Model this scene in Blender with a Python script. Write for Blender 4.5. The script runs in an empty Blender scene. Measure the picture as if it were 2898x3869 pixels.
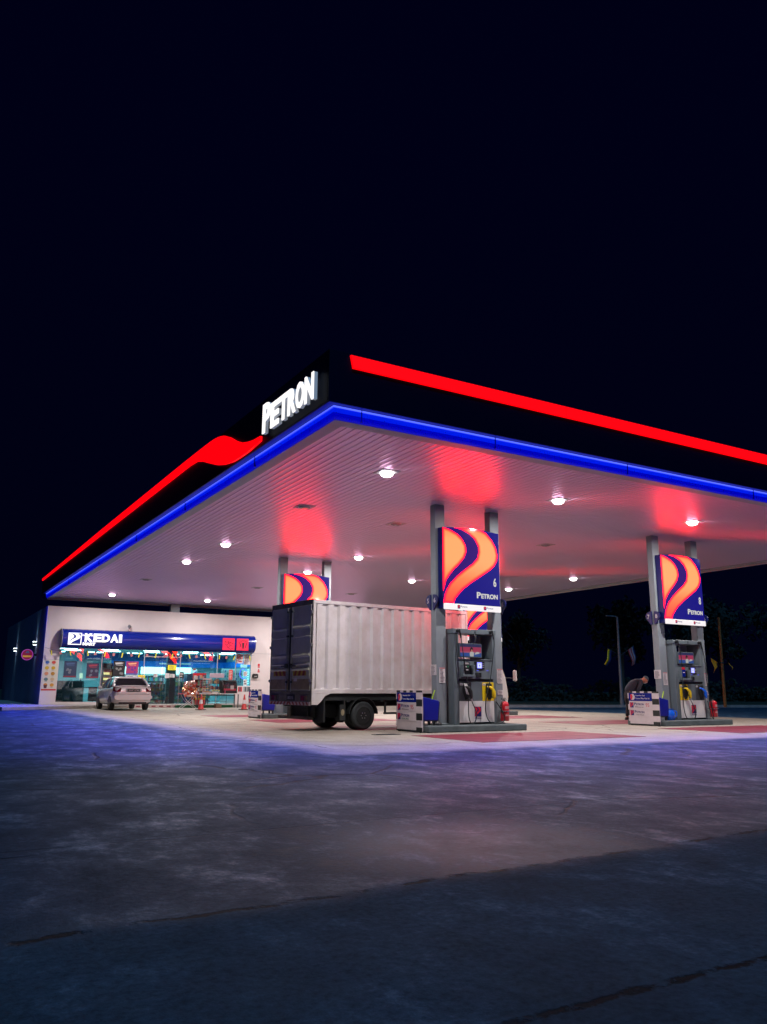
import bpy, bmesh, math, random
from mathutils import Vector, Matrix
import numpy as np
random.seed(7)
SC = bpy.context.scene
COL = SC.collection
R = math.radians
V = Vector

# ------------------------------------------------------------------ materials
MATS = {}
def mat(name, rgb, rough=.5, metal=0., var=0., scale=6., bump=0., bscale=60., emit=None, es=0., spec=.5, coat=0., dark=None, ior=None, tint=None):
    if name in MATS: return MATS[name]
    m = bpy.data.materials.new(name); m.use_nodes = True
    nt = m.node_tree; b = nt.nodes['Principled BSDF']
    b.inputs['Base Color'].default_value = (*rgb, 1)
    b.inputs['Roughness'].default_value = rough
    b.inputs['Metallic'].default_value = metal
    b.inputs['Specular IOR Level'].default_value = spec
    b.inputs['Coat Weight'].default_value = coat
    if ior: b.inputs['IOR'].default_value = ior
    if tint: b.inputs['Specular Tint'].default_value = (*tint, 1)
    if emit:
        b.inputs['Emission Color'].default_value = (*emit, 1); b.inputs['Emission Strength'].default_value = es
    if var or bump:
        tc = nt.nodes.new('ShaderNodeTexCoord')
        n = nt.nodes.new('ShaderNodeTexNoise'); n.inputs['Scale'].default_value = scale
        n.inputs['Detail'].default_value = 8; n.inputs['Roughness'].default_value = .62
        nt.links.new(tc.outputs['Object'], n.inputs['Vector'])
        if var:
            r = nt.nodes.new('ShaderNodeValToRGB'); e = r.color_ramp.elements
            d = dark or tuple(c*(1-var) for c in rgb)
            e[0].position = .32; e[0].color = (*d, 1)
            e[1].position = .62; e[1].color = (*rgb, 1)
            nt.links.new(n.outputs['Fac'], r.inputs['Fac']); nt.links.new(r.outputs['Color'], b.inputs['Base Color'])
            q = nt.nodes.new('ShaderNodeMapRange'); q.inputs['To Min'].default_value = min(1, rough+.15); q.inputs['To Max'].default_value = max(.05, rough-.1)
            nt.links.new(n.outputs['Fac'], q.inputs['Value']); nt.links.new(q.outputs['Result'], b.inputs['Roughness'])
        if bump:
            n2 = nt.nodes.new('ShaderNodeTexNoise'); n2.inputs['Scale'].default_value = bscale; n2.inputs['Detail'].default_value = 4
            nt.links.new(tc.outputs['Object'], n2.inputs['Vector'])
            bp = nt.nodes.new('ShaderNodeBump'); bp.inputs['Strength'].default_value = bump; bp.inputs['Distance'].default_value = .02
            nt.links.new(n2.outputs['Fac'], bp.inputs['Height']); nt.links.new(bp.outputs['Normal'], b.inputs['Normal'])
    MATS[name] = m
    return m
def emis(name, rgb, s=1.):
    return mat(name, (0.02, 0.02, 0.02), .4, emit=rgb, es=s)

M = dict(
 fascia=mat('fascia_paint', (.0015, .003, .025), .45, spec=.10),
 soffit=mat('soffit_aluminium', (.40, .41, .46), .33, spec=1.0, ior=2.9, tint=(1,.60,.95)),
 trim=mat('soffit_trim', (.34, .36, .38), .5),
 col=mat('column_paint', (.21, .25, .28), .45, var=.12, scale=3, bump=.05),
 steel=mat('steel', (.55, .56, .58), .3, metal=.9),
 dgrey=mat('dark_grey_metal', (.05, .06, .07), .45),
 black=mat('black_plastic', (.008, .009, .012), .4),
 rubber=mat('rubber', (.012, .014, .016), .75, bump=.2),
 hose=mat('hose_rubber', (.012, .022, .026), .45),
 pump=mat('pump_grey', (.12, .155, .18), .38, var=.1, scale=4),
 pumpd=mat('pump_dark_grey', (.06, .09, .11), .4, var=.1, scale=4),
 white=mat('white_paint', (.72, .72, .74), .4, var=.08, scale=5),
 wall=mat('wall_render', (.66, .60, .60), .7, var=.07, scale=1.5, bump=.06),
 sidew=mat('shaded_wall_render', (.22, .24, .42), .75, var=.15, scale=1.2, bump=.06),  # white wall; its shade and blue light are put into the colour
 concrete=mat('island_concrete', (.10, .13, .14), .7, var=.3, scale=5, bump=.2),
 kerb=mat('kerb_concrete', (.34, .31, .29), .75, var=.3, scale=2.5, bump=.2),
 redpaint=mat('red_road_paint', (.22, .02, .045), .5, var=.35, scale=1.6, bump=.1),
 blue=mat('sign_blue', (.002, .014, .22), .22, coat=.0, spec=.5),
 navy=mat('navy_paint', (.003, .008, .10), .35),
 red=mat('red_paint', (.55, .015, .03), .3, coat=.3),
 logored=mat('logo_red', (.62, .02, .05), .4),
 logoblue=mat('logo_navy', (.008, .012, .14), .4),
 yellow=mat('yellow_panel', (.75, .55, .01), .4),
 blacks=mat('checker_black', (.006, .012, .014), .5),
 whites=mat('checker_white', (.62, .56, .6), .5, var=.1),
 binblue=mat('bin_blue', (.004, .012, .30), .35),
 jug=mat('jug_blue', (.01, .12, .75), .2, coat=.5),
 squeegee=mat('handle_lime', (.45, .75, .02), .4),
 paper=mat('paper', (.62, .58, .60), .7),
 ink=mat('print_dark', (.08, .08, .10), .7),
 inkred=mat('print_red', (.5, .03, .05), .6),
 green=mat('print_green', (.02, .22, .10), .6),
 skin=mat('skin', (.42, .20, .13), .6),
)
def glassmat(name, tint=(.75, .95, .97), rmix=.12):
    m = bpy.data.materials.new(name); m.use_nodes = True; nt = m.node_tree
    nt.nodes.clear()
    o = nt.nodes.new('ShaderNodeOutputMaterial'); t = nt.nodes.new('ShaderNodeBsdfTransparent'); t.inputs[0].default_value = (*tint, 1)
    g = nt.nodes.new('ShaderNodeBsdfGlossy'); g.inputs['Roughness'].default_value = .015
    f = nt.nodes.new('ShaderNodeFresnel'); f.inputs['IOR'].default_value = 1.5
    a = nt.nodes.new('ShaderNodeMath'); a.operation = 'ADD'; a.inputs[1].default_value = rmix
    x = nt.nodes.new('ShaderNodeMixShader')
    nt.links.new(f.outputs[0], a.inputs[0]); nt.links.new(a.outputs[0], x.inputs[0])
    nt.links.new(t.outputs[0], x.inputs[1]); nt.links.new(g.outputs[0], x.inputs[2]); nt.links.new(x.outputs[0], o.inputs[0])
    MATS[name] = m; return m
M['glass'] = glassmat('shop_glass', (.62, .93, .96), .10)
M['vglass'] = mat('vehicle_glass', (.004, .006, .008), .08, spec=.35)
M['hood'] = glassmat('smoked_plastic', (.45, .4, .42), .06)

# ------------------------------------------------------------------ mesh building
def frame(kind, o):
    o = V(o)
    if kind == 'F': return (o, V((1,0,0)), V((0,0,1)), V((0,-1,0)))   # faces -Y
    if kind == 'B': return (o, V((-1,0,0)), V((0,0,1)), V((0,1,0)))   # faces +Y
    if kind == 'L': return (o, V((0,-1,0)), V((0,0,1)), V((-1,0,0)))  # faces -X
    if kind == 'R': return (o, V((0,1,0)), V((0,0,1)), V((1,0,0)))    # faces +X
    if kind == 'U': return (o, V((1,0,0)), V((0,1,0)), V((0,0,1)))    # faces up
_txt = {}
def text_geo(s, bold):
    k = (s, bold)
    if k in _txt: return _txt[k]
    c = bpy.data.curves.new('t', 'FONT'); c.body = s; c.size = 1; c.offset = bold; c.extrude = .5
    c.resolution_u = 3
    o = bpy.data.objects.new('t', c); COL.objects.link(o)
    bpy.context.view_layer.update()
    me = o.to_mesh()
    vs = [v.co.copy() for v in me.vertices]; fs = [tuple(p.vertices) for p in me.polygons]
    o.to_mesh_clear(); bpy.data.objects.remove(o); bpy.data.curves.remove(c)
    if not vs: vs = [V((0,0,0))]
    x0 = min(v.x for v in vs); x1 = max(v.x for v in vs); y0 = min(v.y for v in vs); y1 = max(v.y for v in vs)
    vs = [V(((v.x-x0)/max(1e-6, x1-x0), (v.y-y0)/max(1e-6, y1-y0), v.z+.5)) for v in vs]
    _txt[k] = (vs, fs); return _txt[k]

class MB:
    def __init__(s, m=None): s.v=[]; s.f=[]; s.mi=[]; s.ms=[]; s.cur=0; s.sm=[]; s.smooth=False; m and s.use(m)
    def use(s, m):
        if isinstance(m, str): m = M[m]
        if m not in s.ms: s.ms.append(m)
        s.cur = s.ms.index(m); return s
    def add(s, vs, fs, smooth=None):
        n = len(s.v); s.v += [tuple(v) for v in vs]
        for f in fs: s.f.append(tuple(i+n for i in f)); s.mi.append(s.cur); s.sm.append(s.smooth if smooth is None else smooth)
        return s
    def box(s, x0, x1, y0, y1, z0, z1):
        vs = [(x,y,z) for x in (x0,x1) for y in (y0,y1) for z in (z0,z1)]
        return s.add(vs, [(0,1,3,2),(4,6,7,5),(0,4,5,1),(2,3,7,6),(0,2,6,4),(1,5,7,3)], False)
    def fbox(s, fr, x0, x1, y0, y1, d0, d1):
        o, a, b, c = fr
        vs = [o+a*x+b*y+c*z for x in (x0,x1) for y in (y0,y1) for z in (d0,d1)]
        return s.add(vs, [(0,1,3,2),(4,6,7,5),(0,4,5,1),(2,3,7,6),(0,2,6,4),(1,5,7,3)], False)
    def poly(s, fr, pts, d0=0, d1=.004):
        o, a, b, c = fr; n = len(pts)
        vs = [o+a*p[0]+b*p[1]+c*d1 for p in pts] + [o+a*p[0]+b*p[1]+c*d0 for p in pts]
        fs = [tuple(range(n)), tuple(range(2*n-1, n-1, -1))] + [(i, n+i, n+(i+1)%n, (i+1)%n) for i in range(n)]
        return s.add(vs, fs, False)
    def text(s, fr, t, x, y, w, h, d0=0, d1=.004, bold=.0):
        vs, fs = text_geo(t, bold); o, a, b, c = fr
        return s.add([o+a*(x+v.x*w)+b*(y+v.y*h)+c*(d0+v.z*(d1-d0)) for v in vs], fs, False)
    def disc(s, fr, cx, cy, r, d0=0, d1=.004, n=24, ry=None):
        return s.poly(fr, [(cx+r*math.cos(2*math.pi*i/n), cy+(ry or r)*math.sin(2*math.pi*i/n)) for i in range(n)], d0, d1)
    def cyl(s, p0, p1, r0, r1=None, n=16, caps=True, smooth=True):
        p0=V(p0); p1=V(p1); r1 = r0 if r1 is None else r1
        d=(p1-p0).normalized(); u=d.orthogonal().normalized(); w=d.cross(u)
        vs=[]
        for p, r in ((p0,r0),(p1,r1)):
            for i in range(n):
                a=2*math.pi*i/n; vs.append(p+u*(r*math.cos(a))+w*(r*math.sin(a)))
        fs=[(i,(i+1)%n,n+(i+1)%n,n+i) for i in range(n)]
        s.add(vs, fs, smooth)
        if caps: s.add(vs, [tuple(range(n-1,-1,-1)), tuple(range(n,2*n))], False)
        return s
    def tube(s, pts, r, n=8, closed=False):
        pts=[V(p) for p in pts]; m=len(pts); rings=[]; u=None
        for i,p in enumerate(pts):
            d=(pts[min(i+1,m-1)]-pts[max(i-1,0)]).normalized()
            if u is None: u=d.orthogonal().normalized()
            u=(u-d*u.dot(d)).normalized(); w=d.cross(u)
            rr = r[i] if isinstance(r,(list,tuple)) else r
            rings.append([p+u*(rr*math.cos(2*math.pi*k/n))+w*(rr*math.sin(2*math.pi*k/n)) for k in range(n)])
        return s.loft(rings, caps=True)
    def loft(s, rings, caps=True, smooth=True):
        n=len(rings[0]); vs=[v for r in rings for v in r]
        fs=[(i*n+k, i*n+(k+1)%n, (i+1)*n+(k+1)%n, (i+1)*n+k) for i in range(len(rings)-1) for k in range(n)]
        s.add(vs, fs, smooth)
        if caps: s.add(vs, [tuple(range(n-1,-1,-1)), tuple(range((len(rings)-1)*n, len(rings)*n))], False)
        return s
    def lathe(s, c, prof, n=20, smooth=True):
        c=V(c); rings=[[c+V((r*math.cos(2*math.pi*k/n), r*math.sin(2*math.pi*k/n), z)) for k in range(n)] for r,z in prof]
        return s.loft(rings, True, smooth)
    def sphere(s, c, r, n=14, m=9, sc=(1,1,1)):
        c=V(c); rings=[]
        for j in range(1,m):
            t=math.pi*j/m
            rings.append([c+V((sc[0]*r*math.sin(t)*math.cos(2*math.pi*k/n), sc[1]*r*math.sin(t)*math.sin(2*math.pi*k/n), -sc[2]*r*math.cos(t))) for k in range(n)])
        return s.loft(rings, True)
    def prism(s, pts, axis, a, b):
        # pts 2D in the plane normal to axis; axis x: (y,z); y: (x,z); z: (x,y)
        def P(p, t): return {'x':(t,p[0],p[1]), 'y':(p[0],t,p[1]), 'z':(p[0],p[1],t)}[axis]
        n=len(pts); vs=[P(p,a) for p in pts]+[P(p,b) for p in pts]
        return s.add(vs, [tuple(range(n)), tuple(range(2*n-1,n-1,-1))]+[(i,(i+1)%n,n+(i+1)%n,n+i) for i in range(n)], False)

def smoothpath(pts, k=5):
    pts=[V(p) for p in pts]; out=[]
    P=[pts[0]]+pts+[pts[-1]]
    for i in range(1,len(P)-2):
        for j in range(k):
            t=j/k; a,b,c,d=P[i-1],P[i],P[i+1],P[i+2]
            out.append(.5*((2*b)+(c-a)*t+(2*a-5*b+4*c-d)*t*t+(3*b-a-3*c+d)*t**3))
    out.append(pts[-1]); return out

def root_of(o):
    while o.parent: o=o.parent
    return o
def build(name, mb, parent=None, bev=0, local=False, loc=(0,0,0), label=None, sub=0, seg=2):
    me = bpy.data.meshes.new(name)
    off = V((0,0,0)) if local or parent is None else V(root_of(parent)['_o'])
    if parent is None and not local: off = V(loc)
    me.from_pydata([tuple(V(v)-off) for v in mb.v], [], mb.f)
    for m in mb.ms: me.materials.append(m)
    me.polygons.foreach_set('material_index', mb.mi); me.polygons.foreach_set('use_smooth', mb.sm)
    me.update()
    bm = bmesh.new(); bm.from_mesh(me); bmesh.ops.recalc_face_normals(bm, faces=bm.faces); bm.to_mesh(me); bm.free()
    o = bpy.data.objects.new(name, me); COL.objects.link(o)
    if parent is not None: o.parent = parent
    elif not local: o.location = loc
    if bev:
        b=o.modifiers.new('Bevel','BEVEL'); b.width=bev; b.segments=seg; b.limit_method='ANGLE'; b.angle_limit=R(40)
    if sub:
        b=o.modifiers.new('Sub','SUBSURF'); b.levels=sub; b.render_levels=sub
    if label: o['label']=label
    return o
def tag(o, label, cat, group=None, kind=None):
    if label: o['label']=label
    if cat: o['category']=cat
    if group: o['group']=group
    if kind: o['kind']=kind
    return o
def thing(name, label, cat, loc=(0,0,0), rotz=0, group=None):
    o=bpy.data.objects.new(name, None); COL.objects.link(o); o.empty_display_size=.2
    o.location=loc; o.rotation_euler=(0,0,rotz); o['_o']=tuple(loc)
    return tag(o, label, cat, group)
def solo(name, mb, label, cat, loc=(0,0,0), group=None, bev=0, kind=None):
    return tag(build(name, mb, None, bev, loc=loc), label, cat, group, kind)
def struct(name, mb, bev=0):
    o=build(name, mb, None, bev); o['kind']='structure'; return o
def dup(root, dx=0, dy=0, dz=0, label=None, group=None):
    def cp(o, par):
        c=o.copy(); COL.objects.link(c); c.parent=par
        for ch in o.children: cp(ch, c)
        return c
    r=cp(root, None); r.location=V(root.location)+V((dx,dy,dz))
    if '_o' in r: r['_o']=tuple(r.location)
    if label: r['label']=label
    if group: r['group']=group
    return r

# brand swoosh in unit square (s right, t up)
SWA=[(0,1),(.018,1.0),(.11,.976),(.249,.917),(.339,.848),(.395,.767),(.403,.682),(.365,.602),(.281,.519),(.186,.444),(.103,.361),(.049,.29),(.023,.212),(.0,.144)]
SWB=[(.181,1),(.662,1),(.765,.972),(.877,.888),(.943,.798),(.972,.695),(.957,.615),(.907,.541),(.822,.473),(.668,.384),(.491,.285),(.338,.19),(.255,.116),(.196,.053),(.181,0),(.0,0),(.026,.111),(.063,.181),(.122,.261),(.229,.353),(.371,.449),(.513,.536),(.597,.612),(.624,.701),(.616,.778),(.561,.859),(.459,.927),(.321,.978)]
def logo(mb, fr, x, y, w, h, mb_bg, mb_fg, d=.0, t=.002):
    mb.use(mb_bg).poly(fr, [(x,y),(x+w,y),(x+w,y+h),(x,y+h)], d, d+t)
    for P in (SWA, SWB):
        mb.use(mb_fg).poly(fr, [(x+w*(.03+.94*s), y+h*(.03+.94*q)) for s,q in P], d+t*.5, d+2*t)
def brand_word(mb, fr, x, y, w, h, d0, d1, bold=.03):
    mb.text(fr, 'P', x, y, w*.19, h, d0, d1, bold); mb.text(fr, 'ETRON', x+w*.21, y, w*.79, h*.78, d0, d1, bold)
def lines(mb, fr, x, y, w, h, n, d=.004, seed=0):
    rr=random.Random(seed)
    for i in range(n):
        yy=y+h-(i+.75)*h/n; q=w*rr.uniform(.6,1)
        mb.poly(fr, [(x,yy),(x+q,yy),(x+q,yy+h/n*.38),(x,yy+h/n*.38)], d, d+.0015)

# ------------------------------------------------------------------ world, camera
w = bpy.data.worlds.new('World'); SC.world = w; w.use_nodes = True
nt = w.node_tree; bg = nt.nodes['Background']
tc = nt.nodes.new('ShaderNodeTexCoord'); sp = nt.nodes.new('ShaderNodeSeparateXYZ'); rp = nt.nodes.new('ShaderNodeValToRGB')
nt.links.new(tc.outputs['Generated'], sp.inputs[0]); nt.links.new(sp.outputs['Z'], rp.inputs['Fac']); nt.links.new(rp.outputs['Color'], bg.inputs['Color'])
rp.color_ramp.elements[0].position = 0; rp.color_ramp.elements[0].color = (.0004, .0007, .0058, 1)
rp.color_ramp.elements[1].position = .6; rp.color_ramp.elements[1].color = (.0003, .0004, .0072, 1)
bg.inputs['Strength'].default_value = 1
yaw, pit, rol, H, FPX = .5315, .2196, .0049, .9587, 3004.3
F_ = V((math.sin(yaw)*math.cos(pit), math.cos(yaw)*math.cos(pit), math.sin(pit)))
R_ = V((math.cos(yaw), -math.sin(yaw), 0)); U_ = R_.cross(F_)
R2 = R_*math.cos(rol)+U_*math.sin(rol); U2 = -R_*math.sin(rol)+U_*math.cos(rol)
cam = bpy.data.cameras.new('camera'); co = bpy.data.objects.new('camera', cam); COL.objects.link(co)
cam.sensor_fit = 'HORIZONTAL'; cam.sensor_width = 36; cam.lens = FPX/2898*36; cam.clip_end = 2000; cam.clip_start = .05
co.matrix_world = Matrix(((R2.x,U2.x,-F_.x,0),(R2.y,U2.y,-F_.y,0),(R2.z,U2.z,-F_.z,H),(0,0,0,1)))
SC.camera = co
SC.view_settings.view_transform = 'Standard'; SC.view_settings.look = 'None'
SC.view_settings.exposure = 0; SC.view_settings.gamma = 1
SC.cycles.max_bounces = 8; SC.cycles.diffuse_bounces = 4; SC.cycles.glossy_bounces = 4; SC.cycles.transparent_max_bounces = 12
SC.cycles.sample_clamp_indirect = 6; SC.cycles.caustics_reflective = False; SC.cycles.caustics_refractive = False

SC.cycles.use_denoising = True
def light(kind, name, loc, energy, color, direction=(0,0,-1), **k):
    l = bpy.data.lights.new(name, kind); l.energy = energy; l.color = color
    for a, b in k.items(): setattr(l, a, b)
    o = bpy.data.objects.new(name, l); COL.objects.link(o); o.location = loc
    o.rotation_euler = V(direction).to_track_quat('-Z','Y').to_euler()
    return o
# added faint blue fill sun to cool the dark foreground; no visible source
light('SUN', 'blue_fill', (0,0,50), .85, (.12,.50,1.0), (.04,.7,-1), angle=R(12))
# ------------------------------------------------------------------ ground
def ground_mat():
    m = bpy.data.materials.new('weathered_concrete'); m.use_nodes = True; nt = m.node_tree; b = nt.nodes['Principled BSDF']
    L = nt.links.new
    def N(t, **k):
        n = nt.nodes.new('ShaderNode'+t)
        for a, v in k.items():
            if a in n.inputs: n.inputs[a].default_value = v
            else: setattr(n, a, v)
        return n
    def math_(op, a, c=None, d=None):
        n = N('Math', operation=op)
        for i, v in enumerate((a, c, d)):
            if v is None: continue
            if isinstance(v, (int, float)): n.inputs[i].default_value = v
            else: L(v, n.inputs[i])
        return n.outputs[0]
    def ramp(fac, *st):
        r = N('ValToRGB'); e = r.color_ramp.elements
        while len(e) < len(st): e.new(.5)
        for q, (p, c) in zip(e, st): q.position = p; q.color = (*c, 1) if len(c) == 3 else c
        L(fac, r.inputs['Fac']); return r.outputs['Color']
    def sstep(v, a, c):
        n = N('MapRange', interpolation_type='SMOOTHSTEP'); n.inputs['From Min'].default_value = a; n.inputs['From Max'].default_value = c
        L(v, n.inputs['Value']); return n.outputs['Result']
    def mix(f, a, c, bl='MIX'):
        n = N('MixRGB', blend_type=bl)
        for i, v in ((0, f), (1, a), (2, c)):
            if isinstance(v, (int, float)): n.inputs[i].default_value = v
            elif isinstance(v, tuple): n.inputs[i].default_value = (*v, 1)
            else: L(v, n.inputs[i])
        return n.outputs[0]
    geo = N('NewGeometry'); pos = geo.outputs['Position']
    sep = N('SeparateXYZ'); L(pos, sep.inputs[0]); X, Y = sep.outputs['X'], sep.outputs['Y']
    def noise(scale, detail=6, rough=.6, stretch=None, dist=0):
        v = pos
        if stretch:
            mp = N('Mapping'); mp.inputs['Scale'].default_value = stretch; mp.inputs['Rotation'].default_value = (0, 0, .35); L(pos, mp.inputs[0]); v = mp.outputs[0]
        n = N('TexNoise'); n.inputs['Scale'].default_value = scale; n.inputs['Detail'].default_value = detail; n.inputs['Roughness'].default_value = rough; n.inputs['Distortion'].default_value = dist
        L(v, n.inputs['Vector']); return n.outputs['Fac']
    big = noise(.35, 6, .6, dist=.3); mid = noise(1.6, 10, .74, (1, .55, 1), .2); fine = noise(28, 6, .7); grit = noise(120, 3, .7); wob = noise(1.1, 5, .6)
    w = math_('MULTIPLY', math_('SUBTRACT', wob, .5), .9)
    Xw, Yw = math_('ADD', X, w), math_('ADD', Y, w)
    # slab under the canopy: paler; outside the canopy edge: darker
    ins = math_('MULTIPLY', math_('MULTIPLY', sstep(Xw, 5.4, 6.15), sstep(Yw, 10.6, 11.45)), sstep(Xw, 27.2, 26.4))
    pale_slab = ramp(mid, (.28, (.22, .20, .17)), (.5, (.33, .30, .255)), (.72, (.41, .375, .32)))
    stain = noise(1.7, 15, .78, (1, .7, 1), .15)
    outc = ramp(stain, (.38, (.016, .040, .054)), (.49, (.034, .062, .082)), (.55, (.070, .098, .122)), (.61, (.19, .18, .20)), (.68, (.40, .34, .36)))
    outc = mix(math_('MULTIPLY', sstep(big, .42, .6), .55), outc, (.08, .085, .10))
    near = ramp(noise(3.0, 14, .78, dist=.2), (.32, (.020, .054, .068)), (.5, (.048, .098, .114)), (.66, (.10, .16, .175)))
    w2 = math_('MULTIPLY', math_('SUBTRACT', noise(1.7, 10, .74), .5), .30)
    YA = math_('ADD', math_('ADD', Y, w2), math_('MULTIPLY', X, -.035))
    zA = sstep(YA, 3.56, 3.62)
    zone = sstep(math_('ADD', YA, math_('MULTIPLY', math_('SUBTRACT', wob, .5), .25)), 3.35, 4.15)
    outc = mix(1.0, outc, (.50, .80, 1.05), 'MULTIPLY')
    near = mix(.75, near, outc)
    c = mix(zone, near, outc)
    c = mix(ins, c, pale_slab)
    # joints
    def band(v, c0, h): return sstep(math_('ABSOLUTE', math_('SUBTRACT', v, c0)), h, h*.35)
    jA = math_('MULTIPLY', band(YA, 3.585, .03), sstep(noise(4, 5, .6), .42, .56))
    YB = math_('ADD', Y, math_('MULTIPLY', math_('SUBTRACT', noise(9, 8, .75), .5), .12))
    jB = math_('MULTIPLY', math_('MULTIPLY', band(YB, 2.06, .026), sstep(X, .9, 2.0)), sstep(noise(11, 5, .7), .36, .50))
    jx = band(math_('PINGPONG', math_('ADD', X, math_('MULTIPLY', w2, .15)), 3.1), 0, .02); jy = band(math_('PINGPONG', math_('ADD', Y, math_('MULTIPLY', w2, .15)), 2.75), 0, .02)
    js = math_('MULTIPLY', math_('MULTIPLY', math_('MAXIMUM', jx, jy), .35), zA)
    vo = N('TexVoronoi', feature='DISTANCE_TO_EDGE'); vo.inputs['Scale'].default_value = .32
    mv = N('MixRGB', blend_type='ADD'); mv.inputs[0].default_value = .3; L(pos, mv.inputs[1])
    nz = N('TexNoise'); nz.inputs['Scale'].default_value = 2.0; nz.inputs['Detail'].default_value = 7; L(pos, nz.inputs['Vector']); L(nz.outputs['Color'], mv.inputs[2]); L(mv.outputs[0], vo.inputs['Vector'])
    ck = math_('MULTIPLY', math_('MULTIPLY', sstep(vo.outputs['Distance'], .010, .002), sstep(big, .46, .56)), math_('MULTIPLY', sstep(Y, 3.8, 4.1), .8))
    lines = math_('MAXIMUM', math_('MAXIMUM', jA, jB), math_('MAXIMUM', js, ck))
    c = mix(lines, c, (.012, .014, .018))
    sp = sstep(noise(7, 4, .5), .70, .76)
    c = mix(math_('MULTIPLY', sp, .5), c, (.03, .032, .04))
    f = N('MapRange'); f.inputs['From Min'].default_value = .3; f.inputs['From Max'].default_value = .7; f.inputs['To Min'].default_value = .6; f.inputs['To Max'].default_value = 1.4; L(fine, f.inputs['Value'])
    c = mix(1.0, c, f.outputs['Result'], 'MULTIPLY')
    L(c, b.inputs['Base Color'])
    rg = N('MapRange'); rg.inputs['From Min'].default_value = .35; rg.inputs['From Max'].default_value = .65; rg.inputs['To Min'].default_value = .72; rg.inputs['To Max'].default_value = .50
    L(stain, rg.inputs['Value']); rr0 = math_('MAXIMUM', rg.outputs['Result'], math_('MULTIPLY', math_('SUBTRACT', 1.0, zone), .85)); L(rr0, b.inputs['Roughness'])
    pol = math_('MULTIPLY', zone, math_('ADD', .0, math_('MULTIPLY', sstep(stain, .52, .64), .06)))
    vd = N('VectorMath', operation='DISTANCE'); L(pos, vd.inputs[0]); vd.inputs[1].default_value = (3.35, 4.35, 0)
    spot = math_('MULTIPLY', sstep(math_('ADD', vd.outputs['Value'], math_('MULTIPLY', math_('SUBTRACT', stain, .5), 4.5)), 1.15, .1), zA)
    pol = math_('ADD', pol, math_('MULTIPLY', spot, .55))
    L(math_('ADD', pol, math_('ADD', .06, math_('MULTIPLY', ins, .2))), b.inputs['Specular IOR Level'])
    h = math_('ADD', math_('MULTIPLY', grit, .25), math_('ADD', math_('MULTIPLY', fine, .5), math_('MULTIPLY', lines, -2.5)))
    h = math_('ADD', h, math_('MULTIPLY', mid, 1.2))
    bp = N('Bump'); bp.inputs['Strength'].default_value = .55; bp.inputs['Distance'].default_value = .012
    L(h, bp.inputs['Height']); L(bp.outputs['Normal'], b.inputs['Normal'])
    return m
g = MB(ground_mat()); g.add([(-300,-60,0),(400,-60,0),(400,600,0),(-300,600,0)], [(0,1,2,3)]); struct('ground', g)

# red painted filling bays on both sides of each island
marks = MB('redpaint')
for (ox, oy) in ((0,0),(7.6,0),(0,9.69),(7.6,9.69)):
    for (a, b_) in ((12.35,14.85),(17.25,19.5)):
        x0, x1 = 9.45+ox, 13.8+ox
        fr = frame('U', (0,0,0))
        marks.poly(fr, [(x0,a+oy),(x1,a+oy),(x1,b_+oy),(x0,b_+oy)], .001, .005)
o = build('road_marking', marks); o['kind'] = 'structure'
# rough grass beyond the forecourt
gr = MB(mat('dark_grass', (.02, .035, .02), .9, var=.5, scale=3, bump=.5, bscale=30))
gr.poly(frame('U', (0,0,0)), [(29,36.5),(46,31),(90,10),(300,10),(300,500),(-20,500),(-20,60),(18.9,60)], 0, .14)
struct('grass_verge', gr)
kb = MB('kerb')
kb.poly(frame('U', (0,0,0)), [(18.9,60),(18.7,60),(28.8,36.4),(46,30.8),(90,9.8),(90,10),(46,31),(29,36.55)], 0, .15)
struct('kerb', kb)

# ------------------------------------------------------------------ canopy
CX0, CX1, CY0, CY1, CZ = 5.87, 26.2, 11.65, 44.3, 5.5
D = .25
can = thing('station_canopy', 'huge flat forecourt canopy with black fascia, red stripe and glowing blue edge', 'canopy', (16,28,0))
s = MB('soffit')
n = 0; prof = []
x = CX0+.24
while x < CX1-.24-.14:
    prof += [(x, CZ+.03), (x+.008, CZ+.004), (x+.07, CZ+.010), (x+.142, CZ+.004), (x+.150, CZ+.03)]; x += .158
vs = [(px, yy, pz) for yy in (CY0+.24, CY1-.24) for px, pz in prof]; k = len(prof)
s.add(vs, [(i, i+1, k+i+1, k+i) for i in range(k-1)], False)
sof = build('soffit', s, can)
t = MB('trim'); t.box(CX0,CX1,CY1,CY1+.02,CZ-.07,CZ-.013); t.box(CX1,CX1+.02,CY0,CY1,CZ-.07,CZ-.013)
for (a,b_,c,d) in ((CX0,CX1,CY0,CY0+.26),(CX0,CX1,CY1-.26,CY1),(CX0,CX0+.26,CY0+.26,CY1-.26),(CX1-.26,CX1,CY0+.26,CY1-.26)):
    t.box(a,b_,c,d,CZ-.012,CZ+.06)
build('soffit_trim', t, can, .004)
f = MB('fascia')
fx0, fx1, fy0, fy1 = CX0-D, CX1+D, CY0-D, CY1+D
ZB, ZT = 5.71, 6.66
T = .04
f.box(fx0,fx1,fy0,fy0+T,ZB,ZT); f.box(fx0,fx1,fy1-T,fy1,5.46,ZT); f.box(fx0,fx0+T,fy0+T,fy1-T,ZB,ZT); f.box(fx1-T,fx1,fy0+T,fy1-T,5.46,ZT)
f.box(fx0+T,fx1-T,fy0+T,fy1-T,6.3,6.34)      # roof deck
build('fascia', f, can, .008)
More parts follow.
